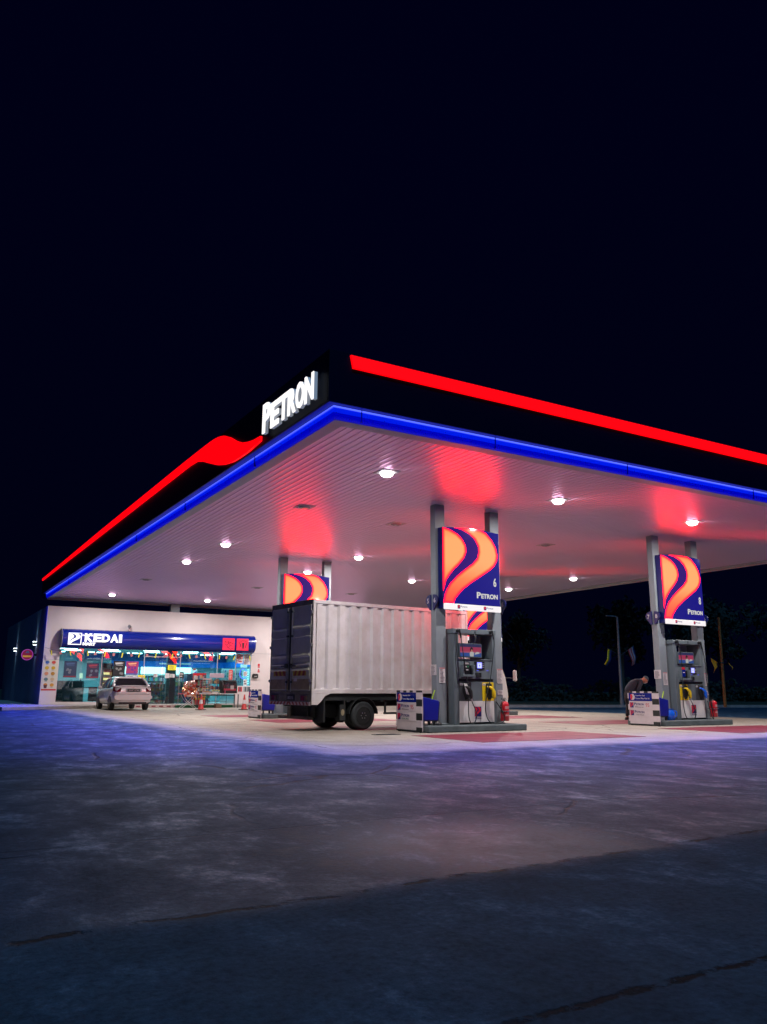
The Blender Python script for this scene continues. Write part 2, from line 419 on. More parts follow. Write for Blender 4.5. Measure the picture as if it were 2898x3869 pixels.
# blue coved edge under fascia: lip, led line, diffuser face
BL = emis('led_blue_face', (.0, .012, .9), .9); BLS = emis('lip_blue_glow', (.0, .002, .4), .35); BLB = emis('led_line', (.08, .12, 1.0), 1.6)
lip = MB(BLS); lip.box(fx0+T,CX1,fy0+T,CY0-.05,ZB+.02,ZB+.05); lip.box(fx0+T,CX0-.05,CY0-.05,CY1,ZB+.02,ZB+.05)  # no lamp: reflected blue light given to the lip as weak emission
build('cove_lip', lip, can)
BL2 = emis('led_blue_face_low', (.0, .0, .62), .75)
fc = MB(BL)
def cove(mb, prof, x0, y0, x1, y1):
    # prof: (offset outwards from the soffit edge, z); mitred at the near corner
    P = [(d, z) for d, z in prof]; n = len(P)
    vs = [(CX1, CY0-d, z) for d, z in P]+[(CX0-d, CY0-d, z) for d, z in P]+[(CX0-d, CY1, z) for d, z in P]
    mb.add(vs, [(i, i+1, n+i+1, n+i) for i in range(n-1)]+[(n+i, n+i+1, 2*n+i+1, 2*n+i) for i in range(n-1)], False)
cove(fc, [(.05, 5.72),(.065, 5.66),(.062, 5.60)], 0,0,0,0); fc.use(BL2); cove(fc, [(.062, 5.60),(.05, 5.54),(.03, 5.515),(0, 5.49)], 0,0,0,0)
build('led_diffuser', fc, can)
ln = MB(BLB); cove(ln, [(.058, 5.725),(.075, 5.705),(.069, 5.688)], 0,0,0,0)
build('led_line', ln, can)
for xx in (6.35, 9.3, 12.9, 17.2, 21.5):
    jt = MB('navy'); jt.box(xx,xx+.012,CY0-.08,CY0-.04,5.50,5.72); build('diffuser_joint', jt, can)
for yy in (15.2, 20.1, 25.3, 31.0, 37.5):
    jt = MB('navy'); jt.box(CX0-.08,CX0-.04,yy,yy+.014,5.50,5.72); build('diffuser_joint', jt, can)
# red stripe along the fascia, with the wave on the left side
RED = emis('stripe_red', (1.0, .0, .002), 1.25)
st = MB(RED); fr = frame('F', (0, fy0, 0))
sx_ = [6.06, 10.98, 15.9, 20.8, fx1]
for q0, q1 in zip(sx_[:-1], sx_[1:]):
    s2 = MB(RED); a0 = q0-(.05 if q0 < 6.1 else 0); s2.poly(fr, [(q0,6.375),(q1-.010,6.375),(q1-.010,6.605),(a0,6.605)], .001, .05); build('red_stripe', s2, can)
fr = frame('L', (fx0, 0, 0))    # x coordinate = -y
wave = [(44.5,6.40),(44.5,6.50),(30,6.62),(19.6,6.66),(18.3,6.655),(17.7,6.65),(17.3,6.635),(16.95,6.60),(16.6,6.53),(16.2,6.38),(15.8,6.19),(15.4,6.04),(15.0,5.955),(14.7,5.915),(14.36,5.90),(14.36,5.80),(15.0,5.745),(15.6,5.74),(15.96,5.755),(16.5,5.83),(17.0,5.94),(17.6,6.13),(18.1,6.30),(18.6,6.42),(19.2,6.45),(19.8,6.45),(30,6.42)]
st.poly(fr, [(-y, z) for y, z in wave][::-1], .001, .05)
build('red_stripe', st, can)
# columns
def column(x0, x1, y0, y1, z0, parent=can):
    c = MB('col'); c.box(x0,x1,y0,y1,z0,CZ+.01); c.box(x0-.03,x1+.03,y0-.03,y1+.03,z0,z0+.03)
    build('column', c, parent, .012)
for oy in (0, 9.69):
    for ox in (0, 7.82):
        column(10.96+ox,11.25+ox,16.10+oy,16.32+oy,.15); column(12.68+ox,12.97+ox,16.10+oy,16.32+oy,.15)
column(12.18,12.68,43.75,44.0,0); column(20.3,20.8,43.75,44.0,0)
# ---- letters on the fascia
LET = emis('letter_acrylic', (1.0, .96, .95), 1.3)
LETS = mat('letter_return', (.75, .75, .8), .4, emit=(.8,.9,1), es=.16)
lt = thing('letter_sign', 'white illuminated raised letters on the black canopy fascia near its corner', 'sign', (fx0-.05, 13.1, 6.0))
fr = frame('L', (fx0, 0, 0))
ys = [(14.06,13.62,.60),(13.58,13.12,.50),(13.10,12.64,.50),(12.62,12.22,.50),(12.21,11.80,.50),(11.76,11.34,.50)]
for ch, (a, b_, h) in zip('PETRON', ys):
    a, b_ = 14.08-(14.06-a)*.849, 14.08-(14.06-b_)*.849
    m_ = MB(LETS); m_.text(fr, ch, -a, 5.845, a-b_, h, .04, .105, .03); m_.use(LET); m_.text(fr, ch, -a, 5.845, a-b_, h, .105, .125, .03)
    build('letter', m_, lt)
# ---- downlights
LAMP = emis('lamp_glass', (1.0, .97, .93), 9)
frame_m = mat('lamp_frame', (.36,.35,.38), .6)
LAMPOFF = mat('lamp_glass_off', (.25,.25,.27), .2)
def downlight(x, y, lit, label):
    t = thing('ceiling_light', label, 'ceiling light', (x,y,CZ), group='lit downlights in the canopy ceiling' if lit else 'unlit downlights in the canopy ceiling')
    h = MB(frame_m)
    q = .22
    e = CZ-.004
    h.box(x-q,x+q,y-q,y-.152,e,CZ+.012); h.box(x-q,x+q,y+.152,y+q,e,CZ+.012); h.box(x-q,x-.152,y-.152,y+.152,e,CZ+.012); h.box(x+.152,x+q,y-.152,y+.152,e,CZ+.012)
    build('frame', h, t, .004)
    l = MB(LAMP if lit else LAMPOFF); l.lathe((x,y,0), [(.03,CZ-.10),(.08,CZ-.092),(.12,CZ-.068),(.143,CZ-.035),(.149,CZ-.003)] if lit else [(.04,CZ-.035),(.12,CZ-.03),(.149,CZ-.005)], 20)
    build('lamp_glass', l, t)
    if lit:
        light('AREA', 'downlight_lamp', (x,y,CZ-.106), 235, (1,.91,.88), shape='DISK', size=.17)
rowname = {14.15:'front row', 24.3:'second lit row', 28.5:'third lit row', 40.85:'row nearest the shop'}
colname = {8.4:'at the left edge of the canopy', 13.28:'in the second column from the left', 18.18:'in the third column from the left', 23.45:'in the rightmost column'}
for yy in rowname:
    for xx in colname:
        downlight(xx, yy, True, 'glowing white downlight in the %s, %s' % (rowname[yy], colname[xx]))
for xx, yy, lb in ((8.3,18.1,'dark switched-off square fitting inside the pink glow on the canopy ceiling'),(11.4,18.7,'faint unlit fitting left of the post of pump 6'),(8.4,34.3,'unlit ceiling fitting left above the shop sign'),(13.5,34.4,'unlit ceiling fitting over the middle of the shop'),(18.3,34.2,'unlit ceiling fitting above the roof of the lorry'),(17.2,19.0,'unlit ceiling fitting between the two pump signs')):
    downlight(xx, yy, False, lb)
# blue led tubes in the cove throw their light down and outwards
for (x, y, sx, sy, dr) in ((CX0-.13, 28, .05, 32.4, (-.18,0,-1)), (16.0, CY0-.13, 20.2, .05, (0,-.18,-1))):
    o = light('AREA', 'cove_led', (x,y,ZB-.0), (950 if sx < sy else 850)*(max(sx,sy)/32), (.0007,.0015,1.0), dr, shape='RECTANGLE')
    o.data.spread = R(60 if sx < sy else 86)
    o.data.size, o.data.size_y = (sx, sy)
    if sx < sy:
        o.rotation_euler = (0, math.atan2(.30, 1), 0)
    else:
        o.rotation_euler = (-math.atan2(.30, 1), 0, 0)

# ------------------------------------------------------------------ pump islands
def island(ox, oy, label):
    m_ = MB('concrete')
    x0, x1, y0, y1 = 10.34+ox, 13.25+ox, 15.55+oy, 16.9+oy
    m_.box(x0,x1,y0,y1,0,.15)
    return solo('pump_island', m_, label, 'pump island', (x0+1.5, 16.2+oy, 0), 'concrete pump islands', .025)
IL = {(0,0):'grey raised concrete island under pump 6', (7.82,0):'grey concrete island under pump 8, with the blue jug on it', (0,9.69):'concrete island behind and below the lorry tail', (7.82,9.69):'farthest concrete island, its end seen beyond the fire extinguisher of pump 6'}
for (ox, oy), lb in IL.items(): island(ox, oy, lb)

# ------------------------------------------------------------------ pump sign light boxes
def inpoly(px, py, P):
    P = np.array(P); r = np.zeros(px.shape, bool); n = len(P); j = n-1
    for i in range(n):
        a = (P[i,1] > py) != (P[j,1] > py)
        with np.errstate(divide='ignore', invalid='ignore'):
            xx = (P[j,0]-P[i,0])*(py-P[i,1])/(P[j,1]-P[i,1])+P[i,0]
        r ^= a & (px < xx); j = i
    return r
def edist(px, py, P, ax=1.7, ay=1.85):
    P = np.array(P); d = np.full(px.shape, 9.); n = len(P)
    for i in range(n):
        a = P[i]*(ax,ay); b_ = P[(i+1)%n]*(ax,ay); e = b_-a; L2 = max((e**2).sum(), 1e-9)
        qx = px*ax-a[0]; qy = py*ay-a[1]
        t = np.clip((qx*e[0]+qy*e[1])/L2, 0, 1)
        d = np.minimum(d, np.hypot(qx-t*e[0], qy-t*e[1]))
    return d
SM = lambda x, a, b_: np.clip((x-a)/(b_-a), 0, 1)**2*(3-2*np.clip((x-a)/(b_-a), 0, 1))
def face_colors(NX, NZ):
    s, t = np.meshgrid((np.arange(NX)+.5)/NX, (np.arange(NZ)+.5)/NZ)
    col = np.zeros(s.shape+(3,)); col[:] = (.004, .003, .20)
    inA = inpoly(s, t, SWA); inB = inpoly(s, t, SWB)
    between = (~inA) & (~inB) & (s < .64) & (t > .06) & inpoly(s, t, [(0,1),(.2,1)]+[SWB[i] for i in range(27, 14, -1)]+[(0,0)])
    col[between] = (.030, .003, .16)
    for msk, P in ((inA, SWA), (inB, SWB)):
        d = edist(s, t, P)
        k = SM(d, .0, .085)
        vert = SM(t, -.06, .58)*(1-.22*SM(t, .82, 1.0))
        k2 = k*(.26+.74*vert)
        cols = np.array([(5.0,.0,.09),(9.0,.04,.06),(12,.12,.05),(13,.25,.075),(13,.43,.145)]); st = np.array([0,.15,.4,.75,1.])
        for c in range(3): col[...,c][msk] = np.interp(k2, st, cols[:,c])[msk]
    return col
SIGNM = bpy.data.materials.new('backlit_sign_face'); SIGNM.use_nodes = True
_n = SIGNM.node_tree; _b = _n.nodes['Principled BSDF']; _b.inputs['Base Color'].default_value = (.01,.01,.02,1); _b.inputs['Roughness'].default_value = .07; _b.inputs['Specular IOR Level'].default_value = .3
_a = _n.nodes.new('ShaderNodeAttribute'); _a.attribute_name = 'Glow'; _n.links.new(_a.outputs['Color'], _b.inputs['Emission Color']); _b.inputs['Emission Strength'].default_value = 1
WHT = emis('sign_white_strip', (1,.93,.95), .95); LETW = emis('sign_letter_white', (.80,.78,.74), .75)
FX, FZ = 150, 170
FMESH = {}
FCOL = face_colors(FX, FZ)
def sign_box(kind, num, parent, X0, X1, yf):
    """half of the double sign: body + face + strip; kind F or B"""
    z0, zs, z1 = (2.87, 3.02, 4.885) if kind == 'F' else (3.0, 3.1, 4.885)
    sgn = -1 if kind == 'F' else 1
    yb = yf - sgn*.19 if kind == 'F' else yf-.19
    body = MB('navy')
    arc = [(X0+(X1-X0)*i/16, z1+.05*math.sin(math.pi*min(1,(i/16)*1.0))) for i in range(17)]
    ys = sorted((yf-sgn*.012, yf-sgn*(.20 if kind == 'F' else .16)))
    body.prism([(X0,z0+.02)]+[(X1,z0+.02)]+[(x_, z_+.012) for x_, z_ in arc[::-1]], 'y', *ys)
    build('sign_housing', body, parent, .006)
    o_ = V((X0 if kind == 'F' else X1, yf, 0)); fr = frame(kind, o_); W = X1-X0
    vs = []; fs = []; cols = []
    e = .012
    for j in range(FZ+1 if kind not in FMESH else 0):
        for i in range(FX+1):
            ss, tt = i/FX, j/FZ
            top = z1+.05*math.sin(math.pi*ss)
            x_ = e+(W-2*e)*ss; bulge = .012*math.sin(math.pi*ss)
            vs.append(fr[0]+fr[1]*x_+fr[2]*(zs+(top-zs)*tt)+fr[3]*bulge)
    for j in range(FZ if kind not in FMESH else 0):
        for i in range(FX):
            a = j*(FX+1)+i; fs.append((a,a+1,a+FX+2,a+FX+1)); cols += [(*FCOL[j,i],1.)]*4
    m_ = MB(SIGNM); m_.add(vs, fs, True)
    key = kind; me = FMESH.get(key) or bpy.data.meshes.new('sign_face'); new = key not in FMESH; FMESH[key] = me; off = V(root_of(parent)['_o'])
    if new:
        me.from_pydata([tuple(v-off) for v in vs], [], fs); me.materials.append(SIGNM)
        at = me.color_attributes.new('Glow', 'FLOAT_COLOR', 'CORNER'); at.data.foreach_set('color', np.array(cols, 'f').ravel())
        me.polygons.foreach_set('use_smooth', [True]*len(fs)); me.update()
    ob = bpy.data.objects.new('sign_face', me); COL.objects.link(ob); ob.parent = parent
    lm = MB(LETW)
    lm.text(fr, num, W*.875, zs+.26*1.87, .09, .22, .013, .017, .02); build('number', lm, ob)
    lm = MB(LETW); brand_word(lm, fr, W*.575, zs+.09*1.87, W*.37, .155, .013, .017, .035); build('lettering', lm, ob)
    wm = MB(WHT); wm.fbox(fr, .02, W-.02, z0-.005, zs-.01, -.01, .045); ws = build('price_strip', wm, parent, .01)
    for xx in (.40, 1.20):
        sm = MB(); logo(sm, fr, xx, z0+.025, .075, .09, M['logoblue'], M['logored'], .046, .002)
        sm.use('logoblue'); brand_word(sm, fr, xx+.09, z0+.055, .2, .045, .046, .049, .0)
        build('printed_logo', sm, ws)
def plate(kindx, cx, cy, num, parent, far):
    """half teardrop plate on the column face, reaching out to -Y (near) or +Y (far)"""
    sg = -1 if far else 1     # frame L: +x is -Y
    fr = frame('L', (cx-.005, cy, 0))
    arc = [(sg*.0, 3.24)]+[(sg*(.05+.17*math.sin(a)), 3.10+.14*math.cos(a)) for a in [math.pi*i/14 for i in range(0,10)]]+[(sg*.10,2.93),(sg*.055,2.865),(0,2.86)]
    m_ = MB('navy'); m_.poly(fr, arc, 0, .03)
    p_ = build('number_plate', m_, parent, .004)
    t_ = MB(M['whites']); t_.text(fr, num, (.05 if not far else -.15), 3.035, .075, .12, .031, .034, .02); build('number', t_, p_)
def pump_sign(ox, oy, nf, nb, label):
    X0, X1 = 11.02+ox, 12.79+ox
    t = thing('pump_sign', label, 'illuminated sign', (12+ox, 16.2+oy, 2.87), group='illuminated pump signs')
    sign_box('F', nf, t, X0, X1, 15.88+oy); sign_box('B', nb, t, X0+.16, X1-.02, 16.50+oy)
    return t
PSL = {(0,0,'6','5'):'large glowing orange and blue light box numbered 6', (7.82,0,'8','7'):'glowing orange and blue light box numbered 8', (0,9.69,'2','1'):'glowing orange and blue light box partly hidden by the lorry roof', (7.82,9.69,'4','3'):'glowing light box seen through the gap under the sign numbered 6'}
for (ox, oy, a, b_), lb in PSL.items(): pump_sign(ox, oy, a, b_, lb)
for (ox, oy, a, b_) in PSL:
    w_ = {'6':'pump 6','8':'pump 8','2':'the pump behind the lorry','4':'the far pump behind pump 6'}[a]
    for side, cx in (('left',10.955+ox),('right',12.99+ox)):
        if side == 'left' or a in '68':
            for far, num in ((True,b_),(False,a)):
                t = thing('pump_number_sign', 'dark blue half-teardrop plate %s on the %s post of %s' % (num, side, w_), 'number sign', (cx, 16.2+oy, 3), group='teardrop pump number plates')
                if side == 'left': plate('L', cx, 16.27+oy if far else 16.18+oy, num, t, far)
                else: plate('L', cx+.03, 16.32+oy if far else 16.14+oy, num, t, far)
        else:
            t = thing('pump_number_sign', 'small blue plate on the far right post, right of the column of pump 6', 'number sign', (cx, 16.2+oy, 3), group='teardrop pump number plates')
            plate('L', cx+.03, 16.32+oy, '4', t, False)

# ------------------------------------------------------------------ dispensers
LCD = emis('lcd_glow', (.16,.16,1.0), 1.6); LCDW = emis('lcd_bright', (.55,.6,1.0), 1.3); LEDS = emis('small_led', (.12,.15,.9), .8)
def nozzle(root, x, y, body, steel, flip=1):
    m_ = MB(body)
    m_.tube(smoothpath([(x-.06,y-.03,1.04),(x-.01,y-.09,1.02),(x+.03,y-.12,.95),(x+.05,y-.12,.86)],4), [.026]*4+[.035]*5+[.03]*4, 8)
    m_.loft([[V((x+.02+dx*.03, y-.12+dy*.03, 1.0)) for dx,dy in ((-1,-1),(1,-1),(1,1),(-1,1))],[V((x+.05+dx*.04, y-.13+dy*.035, .93)) for dx,dy in ((-1,-1),(1,-1),(1,1),(-1,1))],[V((x+.07+dx*.03, y-.13+dy*.03, .80)) for dx,dy in ((-1,-1),(1,-1),(1,1),(-1,1))],[V((x+.07+dx*.015, y-.13+dy*.015, .745)) for dx,dy in ((-1,-1),(1,-1),(1,1),(-1,1))]])
    n_ = build('nozzle', m_, root, .006)
    g_ = MB('black'); g_.tube(smoothpath([(x+.0,y-.12,.96),(x-.03,y-.135,.88),(x+.0,y-.14,.79),(x+.05,y-.135,.77)],4), .009, 6); build('trigger_guard', g_, n_)
    c_ = MB(steel); c_.cyl((x+.07,y-.13,.76),(x+.10,y-.135,.70),.018,.016,10); build('coupling', c_, n_)
def dispenser(ox, oy, num, label, yleft=False, second='black'):
    t = thing('fuel_dispenser', label, 'fuel pump', (12+ox, 16.2+oy, .15), group='fuel dispensers')
    o_ = MB('pump'); X0, X1, Y0, Y1 = 11.36, 12.64, 15.94, 16.46
    def B(m_, *a): a=list(a); a[0]+=ox;a[1]+=ox;a[2]+=oy;a[3]+=oy; m_.box(*a)
    B(o_, X0, X0+.15, Y0, Y1, .15, 2.40); B(o_, X1-.10, X1, Y0, Y1, .15, 2.40); B(o_, X0-.02, X1+.01, Y0-.015, Y1, 2.30, 2.42)
    build('frame', o_, t, .012)
    c_ = MB('pumpd'); B(c_, X0+.15, X1-.10, Y0+.02, Y1-.02, .20, 1.70); build('cabinet', c_, t, .004)
    p_ = MB('black'); B(p_, X0+.15, X1-.10, Y0+.015, Y0+.03, 1.155, 1.215); B(p_, X0+.15, X1-.10, Y0+.0, Y0+.03, .152, .195); build('recess', p_, t)
    h_ = MB('pump'); B(h_, X0+.15, X1-.10, Y0-.005, Y0+.02, 1.22, 1.68); B(h_, X0+.15, X1-.10, Y0-.02, Y0+.02, 1.67, 1.70); hd = build('head_panel', h_, t, .004)
    n_ = MB('pump'); B(n_, X0+.15, X1-.10, Y0+.0, Y0+.02, .70, 1.15); build('nozzle_panel', n_, t, .003)
    FY = Y0+oy
    fr = frame('F', (ox, FY-.005, 0))
    # header number and hose sockets
    nm = MB('black'); nm.text(fr, num, 11.98, 2.325, .04, .065, .012, .016, .01); build('number', nm, t)
    # advert screen
    a_ = MB('pumpd'); a_.fbox(fr, 11.48, 12.18, 1.725, 2.07, -.01, .04); ad = build('advert_screen', a_, t, .006)
    q = MB(emis('advert_red', (.55,.03,.12), .5)); q.fbox(fr, 11.52,12.15,1.87,1.98,.041,.043)
    q.use(emis('advert_navy', (.01,.02,.16), .4)); q.fbox(fr,11.52,12.15,1.98,2.05,.041,.043)
    q.use(emis('advert_pink', (.7,.15,.25), .45)); q.fbox(fr,11.52,12.15,1.845,1.87,.041,.043)
    q.use(emis('advert_blue', (.01,.09,.42), .5)); q.fbox(fr,11.52,12.15,1.755,1.845,.041,.043)
    q.use(emis('advert_white', (.7,.7,.68), .5)); q.poly(fr, [(11.81,1.755),(11.92,1.755),(11.93,1.84),(11.90,1.87),(11.83,1.87),(11.80,1.83)],.044,.045); q.poly(fr,[(11.95,1.80),(12.1,1.83),(12.09,1.86),(12.02,1.87),(11.97,1.84)],.044,.045)
    q.use('black').disc(fr, 11.86, 1.925, .045,.044,.045,14,.055); q.use('skin').disc(fr, 11.866, 1.90, .022,.046,.0465,12,.028)
    build('advert_picture', q, ad)
    # card reader tray
    r_ = MB('pump'); r_.fbox(fr, 11.55, 11.60, 1.30, 1.55, 0, .10); r_.fbox(fr, 11.87, 11.92, 1.30, 1.55, 0, .10); r_.fbox(fr, 11.55, 11.92, 1.27, 1.32, 0, .11)
    r_.use('black').fbox(fr, 11.61, 11.86, 1.33, 1.54, 0, .02); r_.use('white').fbox(fr,11.61,11.64,1.40,1.50,.02,.05); r_.use('red').fbox(fr,11.61,11.64,1.37,1.40,.02,.05)
    build('card_reader', r_, hd, .005)
    l_ = MB('black'); l_.fbox(fr, 11.96, 12.27, 1.455, 1.635, 0, .02); ds = build('display', l_, hd, .004)
    l2 = MB(LCD); l2.fbox(fr, 12.035, 12.185, 1.475, 1.62, .021, .023); l2.use(LCDW); l2.fbox(fr, 12.05,12.17,1.485,1.61,.024,.025)
    l2.use(LCD); l2.fbox(fr,12.09,12.13,1.52,1.56,.026,.0265); l2.fbox(fr,12.06,12.16,1.585,1.592,.026,.0265)
    build('lcd_screen', l2, ds)
    l3 = MB('paper')
    for k in range(3): l3.fbox(fr, 12.20,12.25,1.49+.045*k,1.502+.045*k,.021,.024)
    build('display_button', l3, ds)
    l4 = MB(LEDS); l4.fbox(fr, 12.03,12.10,1.415,1.435,.001,.004); l4.fbox(fr, 12.33,12.40,1.415,1.435,.001,.004); build('status_light', l4, hd)
    k_ = MB('black'); k_.fbox(fr, 12.0,12.17,1.26,1.37,0,.015)
    k_.use('dgrey')
    for i in range(3):
        for j in range(3): k_.fbox(fr, 12.015+i*.03,12.038+i*.03,1.275+j*.03,1.297+j*.03,.015,.02)
    build('keypad', k_, hd, .002)
    # rear wall seen through the top right window
    b2 = MB('trim'); B(b2, 12.19, X1-.11, Y1-.05, Y1-.03, 1.70, 2.30); b2.use('pumpd'); B(b2, 12.24,12.40,Y1-.06,Y1-.05,1.86,1.98); b2.use('paper'); B(b2, 12.41,12.50,Y1-.06,Y1-.05,1.87,1.99); build('back_panel', b2, t)
    # lower white panel with the logo
    w_ = MB('white'); w_.fbox(fr, 11.50, 12.54, .20, .695, 0, .012); wp = build('lower_panel', w_, t, .004)
    g_ = MB(); logo(g_, fr, 11.94, .33, .20, .235, M['logoblue'], M['logored'], .013, .002); g_.use('logoblue'); brand_word(g_, fr, 11.945, .275, .19, .042, .013, .016, .01); build('logo', g_, wp)
    # nozzle boots
    X = (11.535, 12.22) if not yleft else (12.22, 11.535)
    for i, x in enumerate(X):
        yel = i == 1
        m_ = MB('yellow' if yel else 'dgrey'); m_.fbox(fr, x-.03, x+.32, .70, 1.14, .0, .012); bp_ = build('boot_plate', m_, t, .003)
        m_ = MB('paper'); m_.fbox(fr, x-.02, x+.07, 1.065, 1.115, .013, .016); m_.use('ink').fbox(fr,x-.01,x+.05,1.08,1.09,.017,.018); build('grade_label', m_, bp_)
        m_ = MB('black'); m_.loft([[fr[0]+fr[1]*(x+a)+fr[2]*b_+fr[3]*.012 for a,b_ in ((.07,1.12),(.24,1.12),(.24,.74),(.14,.72),(.07,.9))],[fr[0]+fr[1]*(x+a)+fr[2]*b_+fr[3]*.09 for a,b_ in ((.09,1.10),(.20,1.10),(.20,.78),(.15,.75),(.09,.9))]])
        build('nozzle_boot', m_, t, .006)
        if yel: nozzle(t, x+.15+ox, FY-.03, 'yellow', 'steel')
        else:
            if second == 'black':
                m_ = MB('white'); m_.loft([[fr[0]+fr[1]*(x+a)+fr[2]*b_+fr[3]*d for a,b_ in ((.03,1.11),(.12,1.10),(.21,.86),(.20,.84),(.12,.86))] for d in (.09,.115)]); m_.use('black').loft([[fr[0]+fr[1]*(x+a)+fr[2]*b_+fr[3]*d for a,b_ in ((.11,1.05),(.13,1.05),(.17,.90),(.14,.90))] for d in (.114,.12)]); build('nozzle_cover', m_, t, .004)
            nozzle(t, x+.12+ox, FY-.05, 'black' if second == 'black' else M['jug'], 'steel')
    # hoses
    def hose(pts, name='hose', r=.0115):
        m_ = MB('hose'); m_.tube(smoothpath([(p[0]+ox, p[1]+FY, p[2]) for p in pts],5), r, 8); return build(name, m_, t)
    for x in (11.47, 12.47):
        m_ = MB('black'); m_.cyl((x+ox,FY+.02,2.36),(x+ox,FY-.09,2.36),.045,.04,12); m_.cyl((x+ox+.02,FY-.08,2.37),(x+ox+.05,FY-.09,2.19),.02,.022,10); build('hose_swivel', m_, t)
    if not yleft:
        hose([(11.52,-.09,2.22),(11.535,-.10,2.05),(11.60,-.10,1.62),(11.67,-.09,1.2),(11.70,-.10,.92),(11.685,-.12,.60),(11.68,-.13,.36),(11.73,-.13,.20),(11.79,-.13,.165),(11.86,-.14,.22),(11.90,-.15,.36),(11.86,-.15,.50),(11.765,-.15,.69)])
        hose([(12.52,-.09,2.22),(12.52,-.10,2.05),(12.47,-.10,1.72),(12.38,-.09,1.2),(12.28,-.11,.95),(12.20,-.12,.65),(12.19,-.13,.45),(12.25,-.14,.26),(12.38,-.15,.17),(12.58,-.15,.165),(12.72,-.16,.22),(12.74,-.16,.34),(12.66,-.16,.48),(12.50,-.15,.68)])
        m_ = MB('black'); m_.fbox(fr, 11.58,11.74,1.40,1.62,.10,.115); m_.use('paper').fbox(fr,11.61,11.71,1.585,1.60,.116,.117); m_.fbox(fr,11.61,11.72,1.565,1.575,.116,.117); m_.fbox(fr,11.63,11.70,1.42,1.44,.116,.117); m_.use('green').disc(fr,11.69,1.51,.022,.116,.117); m_.use('paper').disc(fr,11.635,1.505,.016,.116,.117)
        build('hose_tag', m_, t)
        hose([(11.44,-.03,2.30),(11.40,-.07,2.0),(11.36,-.07,1.7),(11.39,-.06,1.4),(11.44,-.04,1.1)], 'spare_hose', .009)
        hose([(11.98,-.0,2.31),(12.0,-.05,2.2),(11.98,-.0,2.08)], 'spare_hose', .016)
    else:
        hose([(11.52,-.09,2.22),(11.55,-.10,2.0),(11.57,-.10,1.6),(11.55,-.1,1.2),(11.50,-.12,.8),(11.48,-.13,.45),(11.55,-.14,.22),(11.72,-.15,.165),(11.90,-.15,.22),(11.93,-.15,.36),(11.86,-.15,.55),(11.77,-.15,.69)])
        hose([(12.52,-.09,2.22),(12.56,-.10,2.0),(12.60,-.10,1.6),(12.62,-.09,1.2),(12.66,-.1,.8),(12.72,-.12,.4),(12.74,-.13,.2),(12.70,-.14,.17),(12.62,-.14,.3),(12.5,-.15,.68)])
        m_ = MB('red'); m_.fbox(fr, 11.54,11.66,1.56,1.63,.10,.115); m_.use('blue').fbox(fr,11.545,11.665,1.36,1.56,.10,.115); m_.use('paper').fbox(fr,11.56,11.64,1.47,1.49,.116,.117); build('hose_tag', m_, t)
    return t
dispenser(0,0,'6','grey fuel dispenser under sign 6, with yellow nozzle on its right side')
dispenser(7.82,0,'8','grey fuel dispenser under sign 8 with yellow nozzle on its left side', True, 'blue')
dispenser(0,9.69,'2','fuel dispenser behind the lorry tail, its white foot showing')
dispenser(7.82,9.69,'4','far fuel dispenser hidden behind the right post of pump 6')

# ------------------------------------------------------------------ price boards
def board(ox, oy, rows, label):
    y0, y1, xf = 15.6+oy, 16.68+oy, 10.20+ox
    t = thing('price_board', label, 'price board', (xf, 16.14+oy, 0), group='checker-edged price boards')
    fr = frame('L', (xf, y1, 0)); W = y1-y0
    b_ = MB('whites'); b_.fbox(fr, .012, W-.012, .03, .90, -.05, -.004); b_.use('dgrey').fbox(fr, .03, .09, 0, .03, -.05, -.01); b_.fbox(fr, W-.09, W-.03, 0, .03, -.05, -.01)
    build('panel', b_, t, .004)
    k = MB()
    n = 7; x = .0
    for i in range(n):
        k.use('blacks' if i % 2 == 0 else 'whites'); a = 0.02+(W-.24)*i/(n-1) if i else 0; b2 = .02+(W-.24)*(i+1)/(n-1)
        k.fbox(fr, a if i < n-1 else W-.22, b2 if i < n-1 else W, .895, .94, -.02, .004)
    for i in range(6):
        z1 = .895-.155*i; k.use('whites' if i % 2 == 0 else 'blacks')
        k.fbox(fr, W-.22, W, max(.05, z1-.155), z1, -.02, .004)
        if i < 5: k.fbox(fr, -.02 , .012, z1-.155, z1, -.02, .004)
    k.use('blacks').fbox(fr, 0, W, .02, .05, -.02, .006)
    build('checker_border', k, t)
    h = MB('blue'); h.fbox(fr, .015, W-.22, .675, .893, 0, .003); hp = build('header_panel', h, t)
    e = MB('paper'); e.disc(fr, .16, .785, .085, .004, .005, 20, .085); e.use('logored').poly(fr, [(.075,.85),(.13,.86),(.17,.80),(.14,.73),(.09,.70)], .006, .007)
    e.use('paper').text(fr, 'Dapatkan Kad', .27, .80, .33, .045, .004, .006, .0); e.text(fr, 'Petron Miles Hari Ini', .27, .725, .50, .045, .004, .006, .0)
    build('header_print', e, hp)
    for i, (word, sub, num) in enumerate(rows):
        z0 = .455-.215*i
        c = MB('whites'); c.fbox(fr, .018, W-.225, z0+.006, z0+.208, 0, .004); rp_ = build('price_panel', c, t, .002)
        l = MB(); logo(l, fr, .05, z0+.035, .13, .145, M['logoblue'], M['logored'], .005, .002)
        l.use('logoblue'); brand_word(l, fr, .21, z0+.10, .35, .075, .005, .008, .02)
        l.use('green' if 'DIESEL' in sub else 'ink').text(fr, sub, .24, z0+.04, .30, .035, .005, .007, .0)
        if num: l.use('inkred').text(fr, num, .62, z0+.06, .13, .105, .005, .007, .0)
        build('price_print', l, rp_)
    return t
board(0,0,[('P','Blaze','95'),('P','DIESEL MAX','')],'price board with diesel row, on the island of pump 6')
board(7.82,0,[('P','Blaze','95'),('P','Turbo Diesel','')],'price board at the island of pump 8, the crouching man behind it')
